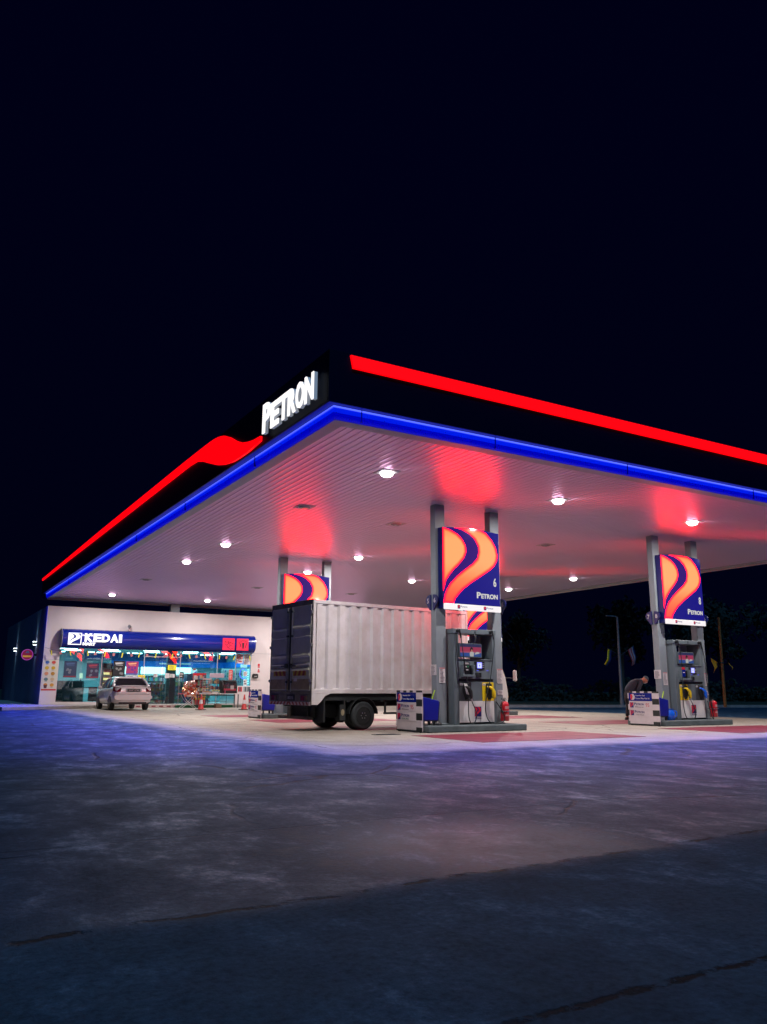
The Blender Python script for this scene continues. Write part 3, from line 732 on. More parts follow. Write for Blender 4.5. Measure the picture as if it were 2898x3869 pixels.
board(0,9.69,[('P','Blaze','97'),('P','Blaze','95')],'price board left of the lorry tail, far island')
board(7.82,9.69,[('P','Blaze','97'),('P','Blaze','95')],'price board hidden on the farthest island')

# ------------------------------------------------------------------ bins, jug, extinguishers, notices on the posts
def wbin(ox, oy, label):
    x0, y0 = 10.36+ox, 15.78+oy
    t = thing('windscreen_wash_bin', label, 'bin', (x0+.2, y0+.2, .15), group='blue wash bins on the islands')
    m_ = MB('binblue')
    m_.prism([(x0,.27),(x0+.42,.26),(x0+.46,.70),(x0+.42,.715),(x0,.80)], 'y', y0, y0+.36); build('tub', m_, t, .015)
    m_ = MB('dgrey'); m_.box(x0+.02,x0+.06,y0+.03,y0+.07,.15,.27); m_.box(x0+.34,x0+.40,y0+.03,y0+.07,.15,.27); m_.box(x0+.02,x0+.06,y0+.29,y0+.33,.15,.27); m_.box(x0+.34,x0+.40,y0+.29,y0+.33,.15,.27); m_.box(x0,x0+.42,y0+.02,y0+.34,.245,.262); build('stand', m_, t)
    m_ = MB('squeegee'); m_.tube([(x0+.30,y0+.1,.70),(x0+.39,y0+.09,.95)], .013, 8); build('squeegee_handle', m_, t)
    return t
wb = wbin(0,0,'blue wash bin beside the price board of pump 6'); dup(wb,7.82,0,0,'blue wash bin beside the price board of pump 8'); dup(wb,0,9.69,0,'blue wash bin left of the lorry tail, on the far island')
m_ = MB('hose'); m_.tube([(10.87,15.85,.68),(10.82,15.85,.24)], .009, 6); m_.use('black').loft([[V((10.80+a*.09,15.85+b_*.05,.15)) for a,b_ in ((-1,-1),(1,-1),(1,1),(-1,1))],[V((10.80+a*.09,15.85+b_*.05,.20)) for a,b_ in ((-1,-1),(1,-1),(1,1),(-1,1))],[V((10.82+a*.02,15.85+b_*.02,.25)) for a,b_ in ((-1,-1),(1,-1),(1,1),(-1,1))]])
solo('floor_brush', m_, 'thin upright brush with dark head leaning by the left post of pump 6', 'brush', (10.8,15.85,.15))
t = thing('water_jug', 'bright blue plastic jug on the island of pump 8', 'jug', (18.73,15.84,.15))
m_ = MB('jug'); m_.lathe((18.73,15.84,0), [(.11,.15),(.135,.17),(.14,.30),(.13,.36),(.10,.41),(.085,.44),(.10,.455),(.10,.47)], 20); build('body', m_, t)
m_ = MB('jug'); m_.tube(smoothpath([(18.80,15.76,.43),(18.86,15.72,.38),(18.86,15.72,.28),(18.82,15.75,.22)],4), .013, 8); build('handle', m_, t)
def ext(x, y, label):
    t = thing('fire_extinguisher', label, 'fire extinguisher', (x,y,.2), group='red fire extinguishers on the posts')
    m_ = MB('red'); m_.lathe((x,y,0), [(.10,.22),(.108,.235),(.108,.60),(.095,.65),(.06,.68),(.03,.69)], 20); build('cylinder', m_, t)
    m_ = MB('paper')
    for z in (.56,.54,.515,.36,.34): m_.box(x-.07,x+.05,y-.109,y-.107,z,z+.008)
    build('label_print', m_, t)
    m_ = MB('steel'); m_.cyl((x,y,.69),(x,y,.73),.022,.02,10); m_.use('black').box(x-.10,x+.06,y-.012,y+.012,.73,.745); m_.box(x-.09,x+.03,y-.012,y+.012,.755,.77); build('valve', m_, t)
    m_ = MB('hose'); m_.tube(smoothpath([(x-.03,y-.02,.72),(x-.13,y-.06,.68),(x-.16,y-.08,.55),(x-.15,y-.09,.38)],5), .012, 8); build('hose', m_, t)
    m_ = MB('steel'); m_.box(x-.02,x+.02,y+.10,y+.20,.42,.47); m_.box(x-.112,x+.112,y-.112,y+.11,.445,.46); build('bracket', m_, t)
    return t
e0 = ext(12.83,15.88,'red fire extinguisher on the right post of pump 6'); dup(e0,7.84,0,0,'red fire extinguisher on the right post of pump 8')
def notice(kind, pos, w_, h, nl, label, red=False, seed=1):
    fr = frame(kind, pos); t = thing('notice', label, 'notice', pos, group='paper notices on the pump posts')
    m_ = MB('paper'); m_.fbox(fr, 0, w_, 0, h, 0, .006); p_ = build('sheet', m_, t)
    m_ = MB('ink'); lines(m_, fr, w_*.12, h*.06, w_*.76, h*.86, nl, .007, seed)
    if red: m_.use('inkred').fbox(fr, .004, w_-.004, h*.94, h*.985, .007, .0085)
    build('print', m_, p_)
for ox, pn in ((0,'pump 6'),(7.82,'pump 8')):
    notice('L', (10.955+ox,16.335,1.30), .24, .25, 7, 'square notice on the left side of the left post of %s' % pn, seed=3)
    notice('F', (11.035+ox,16.094,1.12), .17, .36, 10, 'tall red-topped notice on the left post of %s' % pn, True, 4)
    notice('F', (12.79+ox,16.094,1.12), .165, .36, 10, 'tall red-topped notice on the right post of %s' % pn, True, 5)
    notice('F', (12.79+ox,16.094,.84), .17, .12, 3, 'small white notice above the fire extinguisher of %s' % pn, seed=6)
# drain cover
m_ = MB('dgrey')
m_.box(8.85,9.45,15.28,15.52,.002,.010)
for i in range(8): m_.use('black').box(8.89+i*.07,8.93+i*.07,15.31,15.49,.010,.013)
solo('drain_cover', m_, 'dark flat drain cover in the concrete left of the price board of pump 6', 'drain cover', (9.1,15.4,0))
# ------------------------------------------------------------------ shop building
SY = 43.65
sw = MB('kerb'); fr = frame('U', (0,0,0))
sw.poly(fr, [(3.7,38.2),(5.9,39.7),(8.0,41.15),(12.0,41.3),(24.5,41.3),(24.5,43.66),(5.86,43.66),(5.86,60),(3.0,60)], 0, .15)
struct('pavement', sw, .02)
kr = MB(mat('kerb_white', (.6,.5,.48), .6, var=.2)); kr.box(9.9,12.3,41.22,41.30,.01,.145)
kr.use('redpaint')
for i in range(6): kr.box(10.05+i*.38,10.25+i*.38,41.212,41.22,.05,.11)
o = build('kerb_edge', kr); o['kind'] = 'structure'
st = thing('convenience_store', 'white single-storey shop with long blue rounded sign and lit glass front', 'shop', (12,50,0))
W = MB('wall'); y0, y1 = SY, SY+.18
W.box(5.87,24,y0,y1,2.95,5.05); W.box(5.87,6.63,y0,y1,.0,2.95); W.box(16.95,24,y0,y1,.0,2.95)
W.box(6.63,10.92,y0,y1,0,.27); W.box(16.04,16.95,y0,y1,0,1.12)
build('front_wall', W, st)
g = MB('trim'); g.box(16.96,24,SY-.004,SY,2.925,2.94); g.box(5.88,6.62,SY-.004,SY,2.36,2.375); build('wall_joint', g, st)
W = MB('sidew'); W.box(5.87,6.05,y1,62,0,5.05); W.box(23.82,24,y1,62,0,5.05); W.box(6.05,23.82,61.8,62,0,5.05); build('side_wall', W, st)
W = MB('dgrey'); W.box(6.05,23.82,y1,61.8,4.6,4.7); build('roof', W, st)
IW = mat('interior_wall', (.42,.62,.66), .6); IC = mat('interior_ceiling', (.30,.52,.55), .7); IF = mat('interior_floor', (.35,.38,.38), .35)
W = MB(IC); W.box(6.05,17.9,y1,51.5,3.02,3.1); build('interior_ceiling', W, st)
W = MB(IF); W.box(6.05,17.9,y1,51.5,.0,.16); build('interior_floor', W, st)
W = MB(IW); W.box(6.06,17.9,51.3,51.5,.16,3.02); W.box(17.75,17.9,y1,51.3,.16,3.02); build('interior_wall', W, st)
BK = mat('bulkhead_blue', (.01,.16,.60), .5, emit=(.0,.10,.45), es=.18)
W = MB(BK); W.box(10.6,17.75,50.2,50.3,2.25,2.75); W.box(17.6,17.74,44.5,50.2,2.25,2.6)
W.use(mat('bulkhead_navy', (.01,.05,.22), .5)); W.box(9.0,17.75,50.1,50.19,2.6,3.02)
W.use('white'); W.fbox(frame('F',(0,50.1,0)), 13.4,15.4,2.42,2.5,.11,.12)
build('interior_bulkhead', W, st)
# glazing
for a,b_,z0,z1 in ((6.63,8.72,.27,2.93),(8.74,10.90,.27,2.93),(12.87,14.95,.17,2.93),(14.97,16.02,.17,2.93),(16.06,16.94,1.13,2.93)):
    gl = MB('glass'); gl.box(a,b_,SY+.05,SY+.06,z0,z1); build('shop_window', gl, st)
gl = MB('glass'); gl.box(10.96,11.88,SY+.04,SY+.05,.17,2.60); d1 = build('door', gl, st)
gl = MB('glass'); gl.box(11.92,12.84,SY+.04,SY+.05,.17,2.60); d2 = build('door', gl, st)
gl = MB('glass'); gl.box(10.96,12.84,SY+.05,SY+.06,2.65,2.93); build('shop_window', gl, st)
h = MB('steel'); h.cyl((11.82,SY,.9),(11.82,SY,1.5),.015,n=8); build('handle', h, d1)
h = MB('steel'); h.cyl((11.98,SY,.9),(11.98,SY,1.5),.015,n=8); build('handle', h, d2)
fm = MB('steel')
for x in (6.61,8.72,10.90,12.85,14.95,16.02): fm.box(x,x+.03,SY+.03,SY+.09,.16,2.94)
fm.box(10.93,12.85,SY+.03,SY+.09,2.60,2.65); build('window_frame', fm, st)
# long rounded sign
def bow(x0, x1, zc=3.425, hz=.495, dep=.55, n=18, y=SY):
    return [[V((x, y-dep*math.cos(a)**.75 if math.cos(a) > 0 else y, zc+hz*math.sin(a))) for a in [(-math.pi/2+math.pi*i/n) for i in range(n+1)]]+[V((x,y,zc))] for x in (x0,x1)]
sg = MB('blue'); sg.loft(bow(6.62,16.98), True); sn = build('shop_sign', sg, st)
cap = MB('trim')
cap.loft([[V((6.60,SY-.002+ (q.y-SY)*1.02, 3.425+(q.z-3.425)*1.02)) for q in bow(0,0)[0]],[V((6.62,SY-.002+ (q.y-SY)*1.02, 3.425+(q.z-3.425)*1.02)) for q in bow(0,0)[0]]]); build('end_cap', cap, sn)
SL = emis('shop_letter_white', (1,.97,.98), 1.6)
fr = frame('F', (0, SY-.53, 0))
def SXc(x): return x*(SY-.55)/SY
def SZc(z): return .9587+(z-.9587)*(SY-.55)/SY
lg = MB(SL); x0, z0, x1, z1 = SXc(6.98), SZc(3.13), SXc(7.62), SZc(3.73); b_ = .035
lg.fbox(fr, x0,x1,z0,z0+b_,0,.06); lg.fbox(fr, x0,x1,z1-b_*.7,z1,0,.06); lg.fbox(fr, x0,x0+b_*.7,z0+b_,z1-b_*.7,0,.06); lg.fbox(fr, x1-b_,x1,z0+b_,z1-b_*.7,0,.06)
iw, ih = x1-x0-.085, z1-z0-.085
for P in (SWA, SWB): lg.poly(fr, [(x0+.035+iw*s_, z0+.05+ih*t_) for s_,t_ in P], .0, .06)
build('shop_logo', lg, sn)
lg = MB(SL)
xx = SXc(7.78)
for ch, w_ in zip('KEDAI', (.43,.41,.43,.43,.155)):
    lg.text(fr, ch, xx, SZc(3.30), w_*.93, .42, 0, .07, .045); xx += w_
build('shop_letters', lg, sn)
lg = MB(SL)
lg.text(fr, 'MART', SXc(7.70), SZc(3.11), .62, .15, 0, .06, .05)
build('shop_letters', lg, sn)
RS = emis('icon_red', (1.0, .0, .06), 1.15); RSd = mat('icon_line', (.05,.0,.01), .5)
for i, x in enumerate((15.2, 16.03)):
    q = MB(RS); a = SXc(x); q.fbox(fr, a, a+.69, SZc(3.09), SZc(3.75), 0, .05); ic = build('icon_tile', q, sn, .01)
    l = MB(RSd); z = SZc(3.09)
    def ln_(pts, r=.012): 
        for p, r2_ in zip(pts[:-1], pts[1:]):
            l.tube([fr[0]+fr[1]*(a+p[0])+fr[2]*(z+p[1])+fr[3]*.055, fr[0]+fr[1]*(a+r2_[0])+fr[2]*(z+r2_[1])+fr[3]*.055], r, 5)
    if i == 0:
        ln_([(.12,.48),(.12,.34),(.18,.28),(.26,.28),(.32,.34),(.32,.48),(.26,.43),(.18,.43),(.12,.48)]); ln_([(.3,.36),(.42,.42),(.62,.36)]); ln_([(.22,.28),(.3,.12),(.45,.05),(.62,.12)]); ln_([(.42,.42),(.40,.25),(.62,.22)]); ln_([(.3,.12),(.42,.22)])
    else:
        l.poly(fr, [(a+.30,z+.42),(a+.44,z+.42),(a+.41,z+.10),(a+.33,z+.10)], .05,.056)
        ln_([(.18,.16),(.22,.3),(.16,.4)],.02); ln_([(.50,.14),(.58,.42)],.018); ln_([(.14,.42),(.30,.54),(.46,.54),(.60,.46)])
    build('icon', l, ic)
# bunting of little flags below the sign
bt = thing('bunting', 'string of small yellow-black and striped flags hanging under the blue shop sign', 'bunting', (11.5,SY-.15,2.8))
m_ = MB('black'); pts = [(5.9,SY-.06,2.95)]+[(6.4+i*.5,SY-.25,2.80+.03*math.sin(i*1.9)) for i in range(22)]+[(17.0,SY-.25,2.84)]; m_.tube(smoothpath(pts,3), .006, 5); build('string', m_, bt)
FY_ = mat('flag_yellow', (.62,.60,.02), .7); FP = mat('flag_pink', (.45,.16,.17), .7); FN = mat('flag_navy', (.01,.02,.08), .7)
rr = random.Random(5)
for i in range(25):
    x = 6.15+i*.44; fr2 = frame('F', (x, SY-.26, 2.80+rr.uniform(-.02,.03))); a = rr.uniform(-.35,.35); m_ = MB()
    def rot(p, a=a): return (p[0]*math.cos(a)-p[1]*math.sin(a), p[0]*math.sin(a)+p[1]*math.cos(a))
    if i % 2 == 0:
        m_.use(FY_).poly(fr2, [rot(p) for p in ((0,0),(.06,0),(.055,-.27),(0,-.26))]); m_.use(FN).poly(fr2, [rot(p) for p in ((-.05,0),(0,0),(0,-.2),(-.03,-.16))])
    else:
        m_.use(FP).poly(fr2, [rot(p) for p in ((-.06,-.08),(.06,-.06),(.06,-.20),(-.05,-.22))]); m_.use(FN).poly(fr2, [rot(p) for p in ((-.06,0),(.06,0),(.06,-.06),(-.06,-.08))])
    build('flag', m_, bt)
# menu poster on the left pier
t = thing('menu_poster', 'tall pale menu poster with round food pictures on the left pier of the shop', 'poster', (6.25,SY,.8))
fr = frame('F', (0,SY,0)); m_ = MB(mat('poster_cream', (.62,.60,.48), .6)); m_.fbox(fr, 5.90,6.60,.90,2.34,.001,.006); p_ = build('sheet', m_, t)
fc_ = [mat('food_%d'%i, c, .6) for i, c in enumerate([(.03,.12,.35),(.5,.06,.05),(.55,.38,.03),(.55,.36,.02),(.6,.25,.12),(.42,.22,.03),(.1,.2,.18),(.55,.42,.25),(.6,.22,.03),(.6,.3,.05)])]
for i in range(10):
    m_ = MB(fc_[i]); cx = 6.09+.30*(i%2); cz = 2.22-.28*(i//2)
    m_.disc(fr, cx, cz, .095, .007, .010, 16, .085); 
    if i in (8,): m_.use(mat('cup_dark', (.10,.03,.03), .5)).poly(fr, [(cx-.09,cz),(cx+.09,cz),(cx+.06,cz-.16),(cx-.06,cz-.16)], .0105,.012)
    m_.use('ink').fbox(fr, cx-.06,cx+.06,cz-.118,cz-.105,.007,.009)
    build('food_picture', m_, p_)
m_ = MB('red'); m_.fbox(fr, 5.90,6.60,.83,.90,.001,.006); build('red_border', m_, t)
# lamps on the dark side wall
WL = emis('wall_lamp_glow', (.85,1,1), 9)
for i, (y, lb) in enumerate(((46.7,'small bright wall light on the dark side wall, nearer the round pink sign'),(55.6,'small bright wall light far back on the dark side wall'))):
    t = thing('wall_light', lb, 'wall light', (5.85,y,3.3), group='wall lights on the dark side wall')
    m_ = MB('dgrey'); m_.box(5.72,5.87,y-.09,y+.09,3.22,3.36); build('housing', m_, t, .01)
    m_ = MB(WL); m_.box(5.70,5.86,y-.10,y+.10,3.36,3.385); m_.box(5.72,5.86,y-.08,y+.08,3.20,3.22); build('lamp_glass', m_, t)
    light('SPOT','wall_lamp_up',(5.70,y,3.42),14,(.35,.85,.9),(.06,0,1),spot_size=R(60),spot_blend=.8,shadow_soft_size=.03)
    light('SPOT','wall_lamp_down',(5.70,y,3.16),14,(.35,.85,.9),(.06,0,-1),spot_size=R(60),spot_blend=.8,shadow_soft_size=.03)
t = thing('round_sign', 'round pink sign with yellow writing projecting from the dark side wall', 'sign', (5.6,46.2,2.65))
PK = emis('round_sign_pink', (.55,.02,.12), .28); PKr = emis('round_sign_rim', (.55,.08,.6), .6)
fr = frame('F', (5.42,46.2,2.66)); m_ = MB(PKr); m_.disc(fr,0,0,.285,-.08,.0,32); b0 = build('rim', m_, t)
m_ = MB(PK); m_.disc(fr,0,0,.255,.0,.006,32); f0 = build('face', m_, t)
m_ = MB(mat('sign_yellow', (.7,.4,.05), .5, emit=(.7,.35,.05), es=.5)); m_.poly(fr, [(-.20,-.13),(.20,-.13),(.22,-.04),(-.22,-.04)],.007,.010); m_.use('paper').poly(fr, [(-.09,.08),(.09,.08),(.06,.2),(-.05,.19)],.007,.01); build('print', m_, f0)
m_ = MB('dgrey'); m_.box(5.74,5.87,46.2,46.25,2.6,2.72); build('bracket', m_, t)
t = thing('floodlight', 'small dark lamp bracket standing on top of the blue shop sign', 'lamp', (9.98,SY-.2,4.05))
m_ = MB('steel'); m_.box(9.93,10.03,SY-.16,SY,3.93,4.02); m_.cyl((9.97,SY-.12,4.02),(9.95,SY-.16,4.12),.02,n=8); build('bracket', m_, t)
m_ = MB('dgrey'); m_.cyl((9.97,SY-.10,4.17),(9.90,SY-.30,4.13),.085,.06,12); m_.use('steel').cyl((9.90,SY-.30,4.13),(9.895,SY-.315,4.127),.055,.05,12); build('lamp_head', m_, t)
# right pier: dark box, two red notices, no-smoking posters
t = thing('post_box', 'small black box with white lettering on the right pier of the shop', 'box', (17.2,SY,1.67))
fr = frame('F', (0,SY,0)); m_ = MB('black'); m_.poly(fr, [(17.03,1.56),(17.35,1.56),(17.36,1.76),(17.28,1.80),(17.08,1.80),(17.02,1.74)], .0,.12); b0 = build('body', m_, t, .012)
m_ = MB('paper'); m_.text(fr, 'POLIS', 17.11, 1.615, .17,.06,.121,.124,.02); build('lettering', m_, b0)
for z, lb in ((2.24,'upper red notice on the right pier above the black box'),(1.97,'lower red triangle notice on the right pier above the black box')):
    t = thing('wall_notice', lb, 'notice', (17.4,SY,z)); m_ = MB('paper'); m_.fbox(fr, 17.33,17.49,z-.11,z+.13,0,.004); p_ = build('sheet', m_, t)
    m_ = MB('red')
    if z > 2.1: m_.fbox(fr, 17.345,17.475,z,z+.12,.005,.007); m_.fbox(fr,17.345,17.475,z-.095,z-.02,.005,.007)
    else: m_.poly(fr, [(17.345,z),(17.475,z),(17.41,z+.12)],.005,.007); m_.fbox(fr,17.345,17.475,z-.095,z-.02,.005,.007)
    build('print', m_, p_)
fr = frame('F', (0,SY+.045,0))
t = thing('no_smoking_poster', 'pink and white no-smoking poster in the upper right corner of the shop glass', 'poster', (16.3,SY,2.6))
m_ = MB('paper'); m_.fbox(fr, 16.04,16.46,2.36,2.90,0,.004); p_ = build('sheet', m_, t)
m_ = MB('ink'); m_.disc(fr, 16.23,2.72,.15,.005,.006,24); m_.use(mat('poster_pink',(.6,.35,.35),.6)).disc(fr,16.23,2.72,.115,.0065,.007,24); m_.use('ink').fbox(fr,16.15,16.31,2.70,2.73,.0075,.008); m_.use('inkred').poly(fr,[(16.13,2.64),(16.16,2.61),(16.33,2.8),(16.30,2.83)],.0085,.009); m_.use('inkred').poly(fr,[(16.1,2.5),(16.3,2.44),(16.4,2.44),(16.4,2.48),(16.2,2.52)],.005,.006); build('print', m_, p_)
t = thing('no_vaping_poster', 'white poster with small round symbol and lines of text, right end of the shop glass', 'poster', (16.7,SY,2.6))
m_ = MB('paper'); m_.fbox(fr, 16.50,16.92,2.30,2.90,0,.004); p_ = build('sheet', m_, t)
m_ = MB('ink'); m_.disc(fr, 16.71,2.78,.10,.005,.006,20); m_.use('paper').disc(fr,16.71,2.78,.075,.0065,.007,20); m_.use('ink').fbox(fr,16.65,16.77,2.77,2.79,.0075,.008); lines(m_, fr, 16.6,2.36,.26,.28,6,.005,8); build('print', m_, p_)
# posters on the glass
def poster(name, label, x0, z0, x1, z1, cols, yoff=.03):
    fr = frame('F', (0,SY+yoff+.01,0)); t = thing(name, label, 'poster', ((x0+x1)/2,SY+yoff,z0))
    m_ = MB(cols[0]); m_.fbox(fr, x0,x1,z0,z1,0,.004); p_ = build('sheet', m_, t)
    m_ = MB(); w_, h_ = x1-x0, z1-z0; r_ = random.Random(len(label))
    m_.use(cols[1]).poly(fr, [(x0+w_*.15,z1-h_*.12),(x0+w_*.85,z1-h_*.08),(x0+w_*.8,z1-h_*.2),(x0+w_*.2,z1-h_*.24)], .0045,.006)
    m_.use(cols[1]).fbox(fr, x0+w_*.25,x1-w_*.2,z1-h_*.30,z1-h_*.27,.0045,.006)
    for i in range(6):
        cx, cz = x0+w_*r_.uniform(.2,.8), z0+h_*r_.uniform(.15,.55); m_.use(cols[2]).disc(fr, cx, cz, w_*r_.uniform(.05,.12), .0045+.0003*i,.006+.0003*i,10)
    m_.use(cols[3]).fbox(fr, x0+.01,x1-.01,z0+.01,z0+h_*.10,.0045,.0058)
    build('print', m_, p_)
PC = lambda n, c, e=0: mat(n, c, .6, emit=c, es=e)
poster('shop_poster','dim dark poster, leftmost on the shop glass', 6.90,1.48,7.52,2.30,[PC('po_a',(.02,.04,.09)),PC('po_b',(.05,.10,.22)),PC('po_c',(.14,.16,.2)),PC('po_d',(.22,.03,.05))])
poster('shop_poster','dark red and blue poster beside the lit snack cabinet on the shop glass', 8.00,1.46,8.62,2.22,[PC('po_e',(.03,.02,.06)),PC('po_f',(.28,.03,.06)),PC('po_g',(.12,.14,.2)),PC('po_d',(.22,.03,.05))])
poster('shop_poster','black poster with white heading above the roof of the silver car', 9.32,1.58,9.94,2.36,[PC('po_h',(.012,.014,.018)),PC('po_i',(.55,.55,.55)),PC('po_j',(.20,.20,.20)),PC('po_h',(.012,.014,.018))])
poster('shop_poster','bright red and purple poster right of the black poster', 9.99,1.66,10.62,2.34,[PC('po_k',(.35,.03,.14),.1),PC('po_l',(.75,.35,.20),.2),PC('po_m',(.14,.03,.30)),PC('po_n',(.05,.10,.42))])
def card(label, x0, z0, x1, z1, c, ink='ink', n=3, name='window_card'):
    fr = frame('F', (0,SY+.04,0)); t = thing(name, label, 'card', ((x0+x1)/2,SY,z0), group='small cards on the shop glass'); m_ = MB(c); m_.fbox(fr, x0,x1,z0,z1,0,.004); p_ = build('sheet', m_, t)
    m_ = MB(ink); lines(m_, fr, x0+(x1-x0)*.15, z0+(z1-z0)*.12, (x1-x0)*.7, (z1-z0)*.76, n, .0045, int(x0*10)); build('print', m_, p_)
YE = PC('card_yellow',(.80,.68,.02),.25)
card('yellow square card hanging in the glass door', 12.2,1.93,12.66,2.19, YE, 'ink', 4)
card('yellow card just right of the red and purple poster', 10.64,1.50,11.0,1.64, YE, 'inkred', 2)
card('pale strip card below the red and purple poster', 10.0,1.50,10.6,1.62, 'paper', 'ink', 1)
card('small white card with black square above the car boot, left of the door', 11.46,1.54,11.66,1.74,'paper','ink',3)
card('plain white card at the left edge of the door', 12.08,1.50,12.30,1.76,'paper','paper',2)
card('white and green card in the middle of the door', 12.32,1.54,12.60,1.72,'paper','green',3)
card('black card with white letters beside the door edge', 12.86,1.52,13.1,1.84,'black','paper',2)
card('red and white card high at the right part of the shop glass', 15.66,1.45,15.88,2.0,PC('card_red',(.6,.08,.06),.1),'paper',5)
card('white code card inside the purple ring light', 16.52,1.66,16.74,1.92,'paper','ink',4)
card('white card under the purple ring light', 16.54,1.14,16.74,1.48,'paper','ink',2)
# striped panel under right window
t = thing('lottery_strip', 'row of grey, red and white striped panels on the low wall right of the grill', 'panel', (16.5,SY,1.0)); fr = frame('F',(0,SY,0))
m_ = MB()
for i in range(11):
    m_.use(('trim','paper','inkred','ink','inkred','paper','trim','pumpd','trim','pump','ink')[i]); m_.fbox(fr, 16.06+i*.08,16.06+i*.08+.075,.80,1.06,.001,.008)
build('panel', m_, t)

# ------------------------------------------------------------------ inside the shop
TB = emis('tube_light', (.85,1,1), 14)
k = 0
pos_name = ['far left','left','middle','right','far right']
for j, y in enumerate((44.6,46.4,48.4)):
    for i, x in enumerate((7.2,9.3,11.5,13.7,15.9)):
        x += .5*(j % 2)
        t = thing('tube_light', 'white tube light on the shop ceiling, %s row, %s' % (('front','middle','back')[j], pos_name[i]), 'tube light', (x,y,3.0), group='white tube lights on the shop ceiling')
        m_ = MB(TB); m_.box(x-.42,x+.42,y-.05,y+.05,2.95,2.985); m_.use('white').box(x-.45,x+.45,y-.08,y+.08,2.985,3.018); build('tube', m_, t)
for x, y, e in ((7.6,46.5,26),(10.6,46.8,115),(13.6,46.5,135),(16.3,46.5,140)):
    light('AREA','shop_ceiling_light',(x,y,2.93),e,(.62,.95,1.0),(0,0,-1),shape='RECTANGLE',size=2.2,size_y=3.5)
pr_cols = [mat('goods_%d'%i, c, .5) for i, c in enumerate([(.45,.10,.10),(.6,.5,.2),(.15,.25,.45),(.2,.38,.25),(.65,.62,.6),(.4,.25,.38),(.08,.12,.16),(.55,.35,.22)])]
def goods(m_, x0, x1, y, z, h, r_, dep=.15):
    x = x0
    while x < x1-.05:
        w_ = r_.uniform(.05,.13); hh = h*r_.uniform(.55,.98)
        m_.use(r_.choice(pr_cols)).box(x, min(x+w_*.9,x1), y, y+dep, z, z+hh); x += w_
CH = emis('chiller_light', (.80,1.0,.92), 3.5)
for i, x in enumerate((10.7,12.35,14.0)):
    t = thing('chiller_cabinet', 'open chiller with glowing top at the shop back, %s' % ('left of three','middle of three','right of three')[i], 'chiller', (x+.75,50,.16), group='open chillers at the back wall')
    m_ = MB('white'); m_.box(x,x+1.6,50.32,51.25,.16,.5); m_.box(x,x+.05,50.32,51.25,.5,2.3); m_.box(x+1.55,x+1.6,50.32,51.25,.5,2.3); m_.box(x+.05,x+1.55,51.1,51.25,.5,2.3); build('cabinet', m_, t)
    m_ = MB(CH); m_.box(x+.06,x+1.54,50.36,50.5,1.82,2.24); build('light_panel', m_, t)
    m_ = MB('steel')
    for z in (.8,1.1,1.4,1.7): m_.box(x+.05,x+1.55,50.5,51.1,z,z+.02)
    build('shelf', m_, t)
    m_ = MB(); r_ = random.Random(i)
    for z in (.5,.82,1.12,1.42): goods(m_, x+.06, x+1.54, 50.55, z, .26, r_)
    b0 = build('goods', m_, t); b0['kind'] = 'stuff'
def gondola(x0, x1, y, label, z1=1.35, n=4):
    t = thing('goods_shelf', label, 'shelf', ((x0+x1)/2,y,.16), group='goods shelves inside the shop')
    m_ = MB(mat('shelf_teal', (.25,.45,.5), .4))
    m_.box(x0,x1,y+.3,y+.33,.16,z1)
    hs = [.18+(z1-.30)*i/n for i in range(n+1)]
    for z in hs: m_.box(x0,x1,y,y+.3,z,z+.03)
    for x in (x0,(x0+x1)/2,x1-.03): m_.box(x,x+.03,y+.33,y+.36,.16,z1+.05)
    build('shelf_frame', m_, t)
    m_ = MB(); r_ = random.Random(int(x0*7))
    for z in hs[:-1]: goods(m_, x0+.03, x1-.03, y+.02, z+.03, (z1-.3)/n-.05, r_, .2)
    goods(m_, x0+.03, x1-.03, y+.02, hs[-1]+.03, .22, r_, .2)
    b0 = build('goods', m_, t); b0['kind'] = 'stuff'
gondola(10.95,12.85,44.5,'low goods shelf right behind the glass doors, right of the silver car', 1.12)
gondola(13.1,15.3,45.6,'goods shelf behind the snack stand and grill', 1.2)
gondola(9.5,10.8,45.2,'goods shelf behind the silver car', 1.05)
# hot snack cabinet, dark counter and furniture on the left
t = thing('snack_cabinet', 'tall red cabinet with four orange-lit shelves left of the silver car', 'cabinet', (8.95,44.2,.16))
m_ = MB('red'); m_.box(8.92,9.40,44.15,44.6,1.95,2.24); m_.box(8.90,8.95,44.1,44.6,.16,1.95); m_.box(9.37,9.42,44.1,44.6,.16,1.95); m_.box(8.95,9.37,44.55,44.6,.16,1.95); m_.box(8.95,9.37,44.1,44.55,.16,.95); build('cabinet', m_, t)
HT = emis('hot_shelf', (1,.42,.16), 2.8)
for z in (1.05,1.32,1.60):
    m_ = MB(HT); m_.box(8.98,9.34,44.5,44.54,z,z+.17); m_.use('steel').box(8.95,9.37,44.15,44.55,z-.04,z-.02); build('lit_shelf', m_, t)
    m_ = MB(pr_cols[7]); 
    for i in range(5): m_.box(8.99+i*.07,9.04+i*.07,44.25,44.35,z-.02,z+.05)
    build('snack', m_, t)
NV = mat('counter_dark', (.012,.045,.06), .5)
m_ = MB(NV); m_.box(6.75,8.0,44.3,44.9,.16,1.28); m_.use('pumpd').box(6.72,8.03,44.28,44.93,1.28,1.32); m_.use(NV).box(8.02,8.06,44.3,44.35,.16,1.28); solo('shop_counter', m_, 'dark counter in the dim left corner of the shop', 'counter', (7.4,44.6,.16), bev=.01)
t = thing('bar_table', 'dim small table with chair behind the left shop glass', 'table', (8.3,44.4,.16)); m_ = MB('dgrey'); m_.box(7.95,8.6,44.1,44.6,.95,.99); build('tabletop', m_, t)
for x in (8.0,8.52):
    m_ = MB('dgrey'); m_.box(x,x+.04,44.3,44.34,.16,.95); build('leg', m_, t)
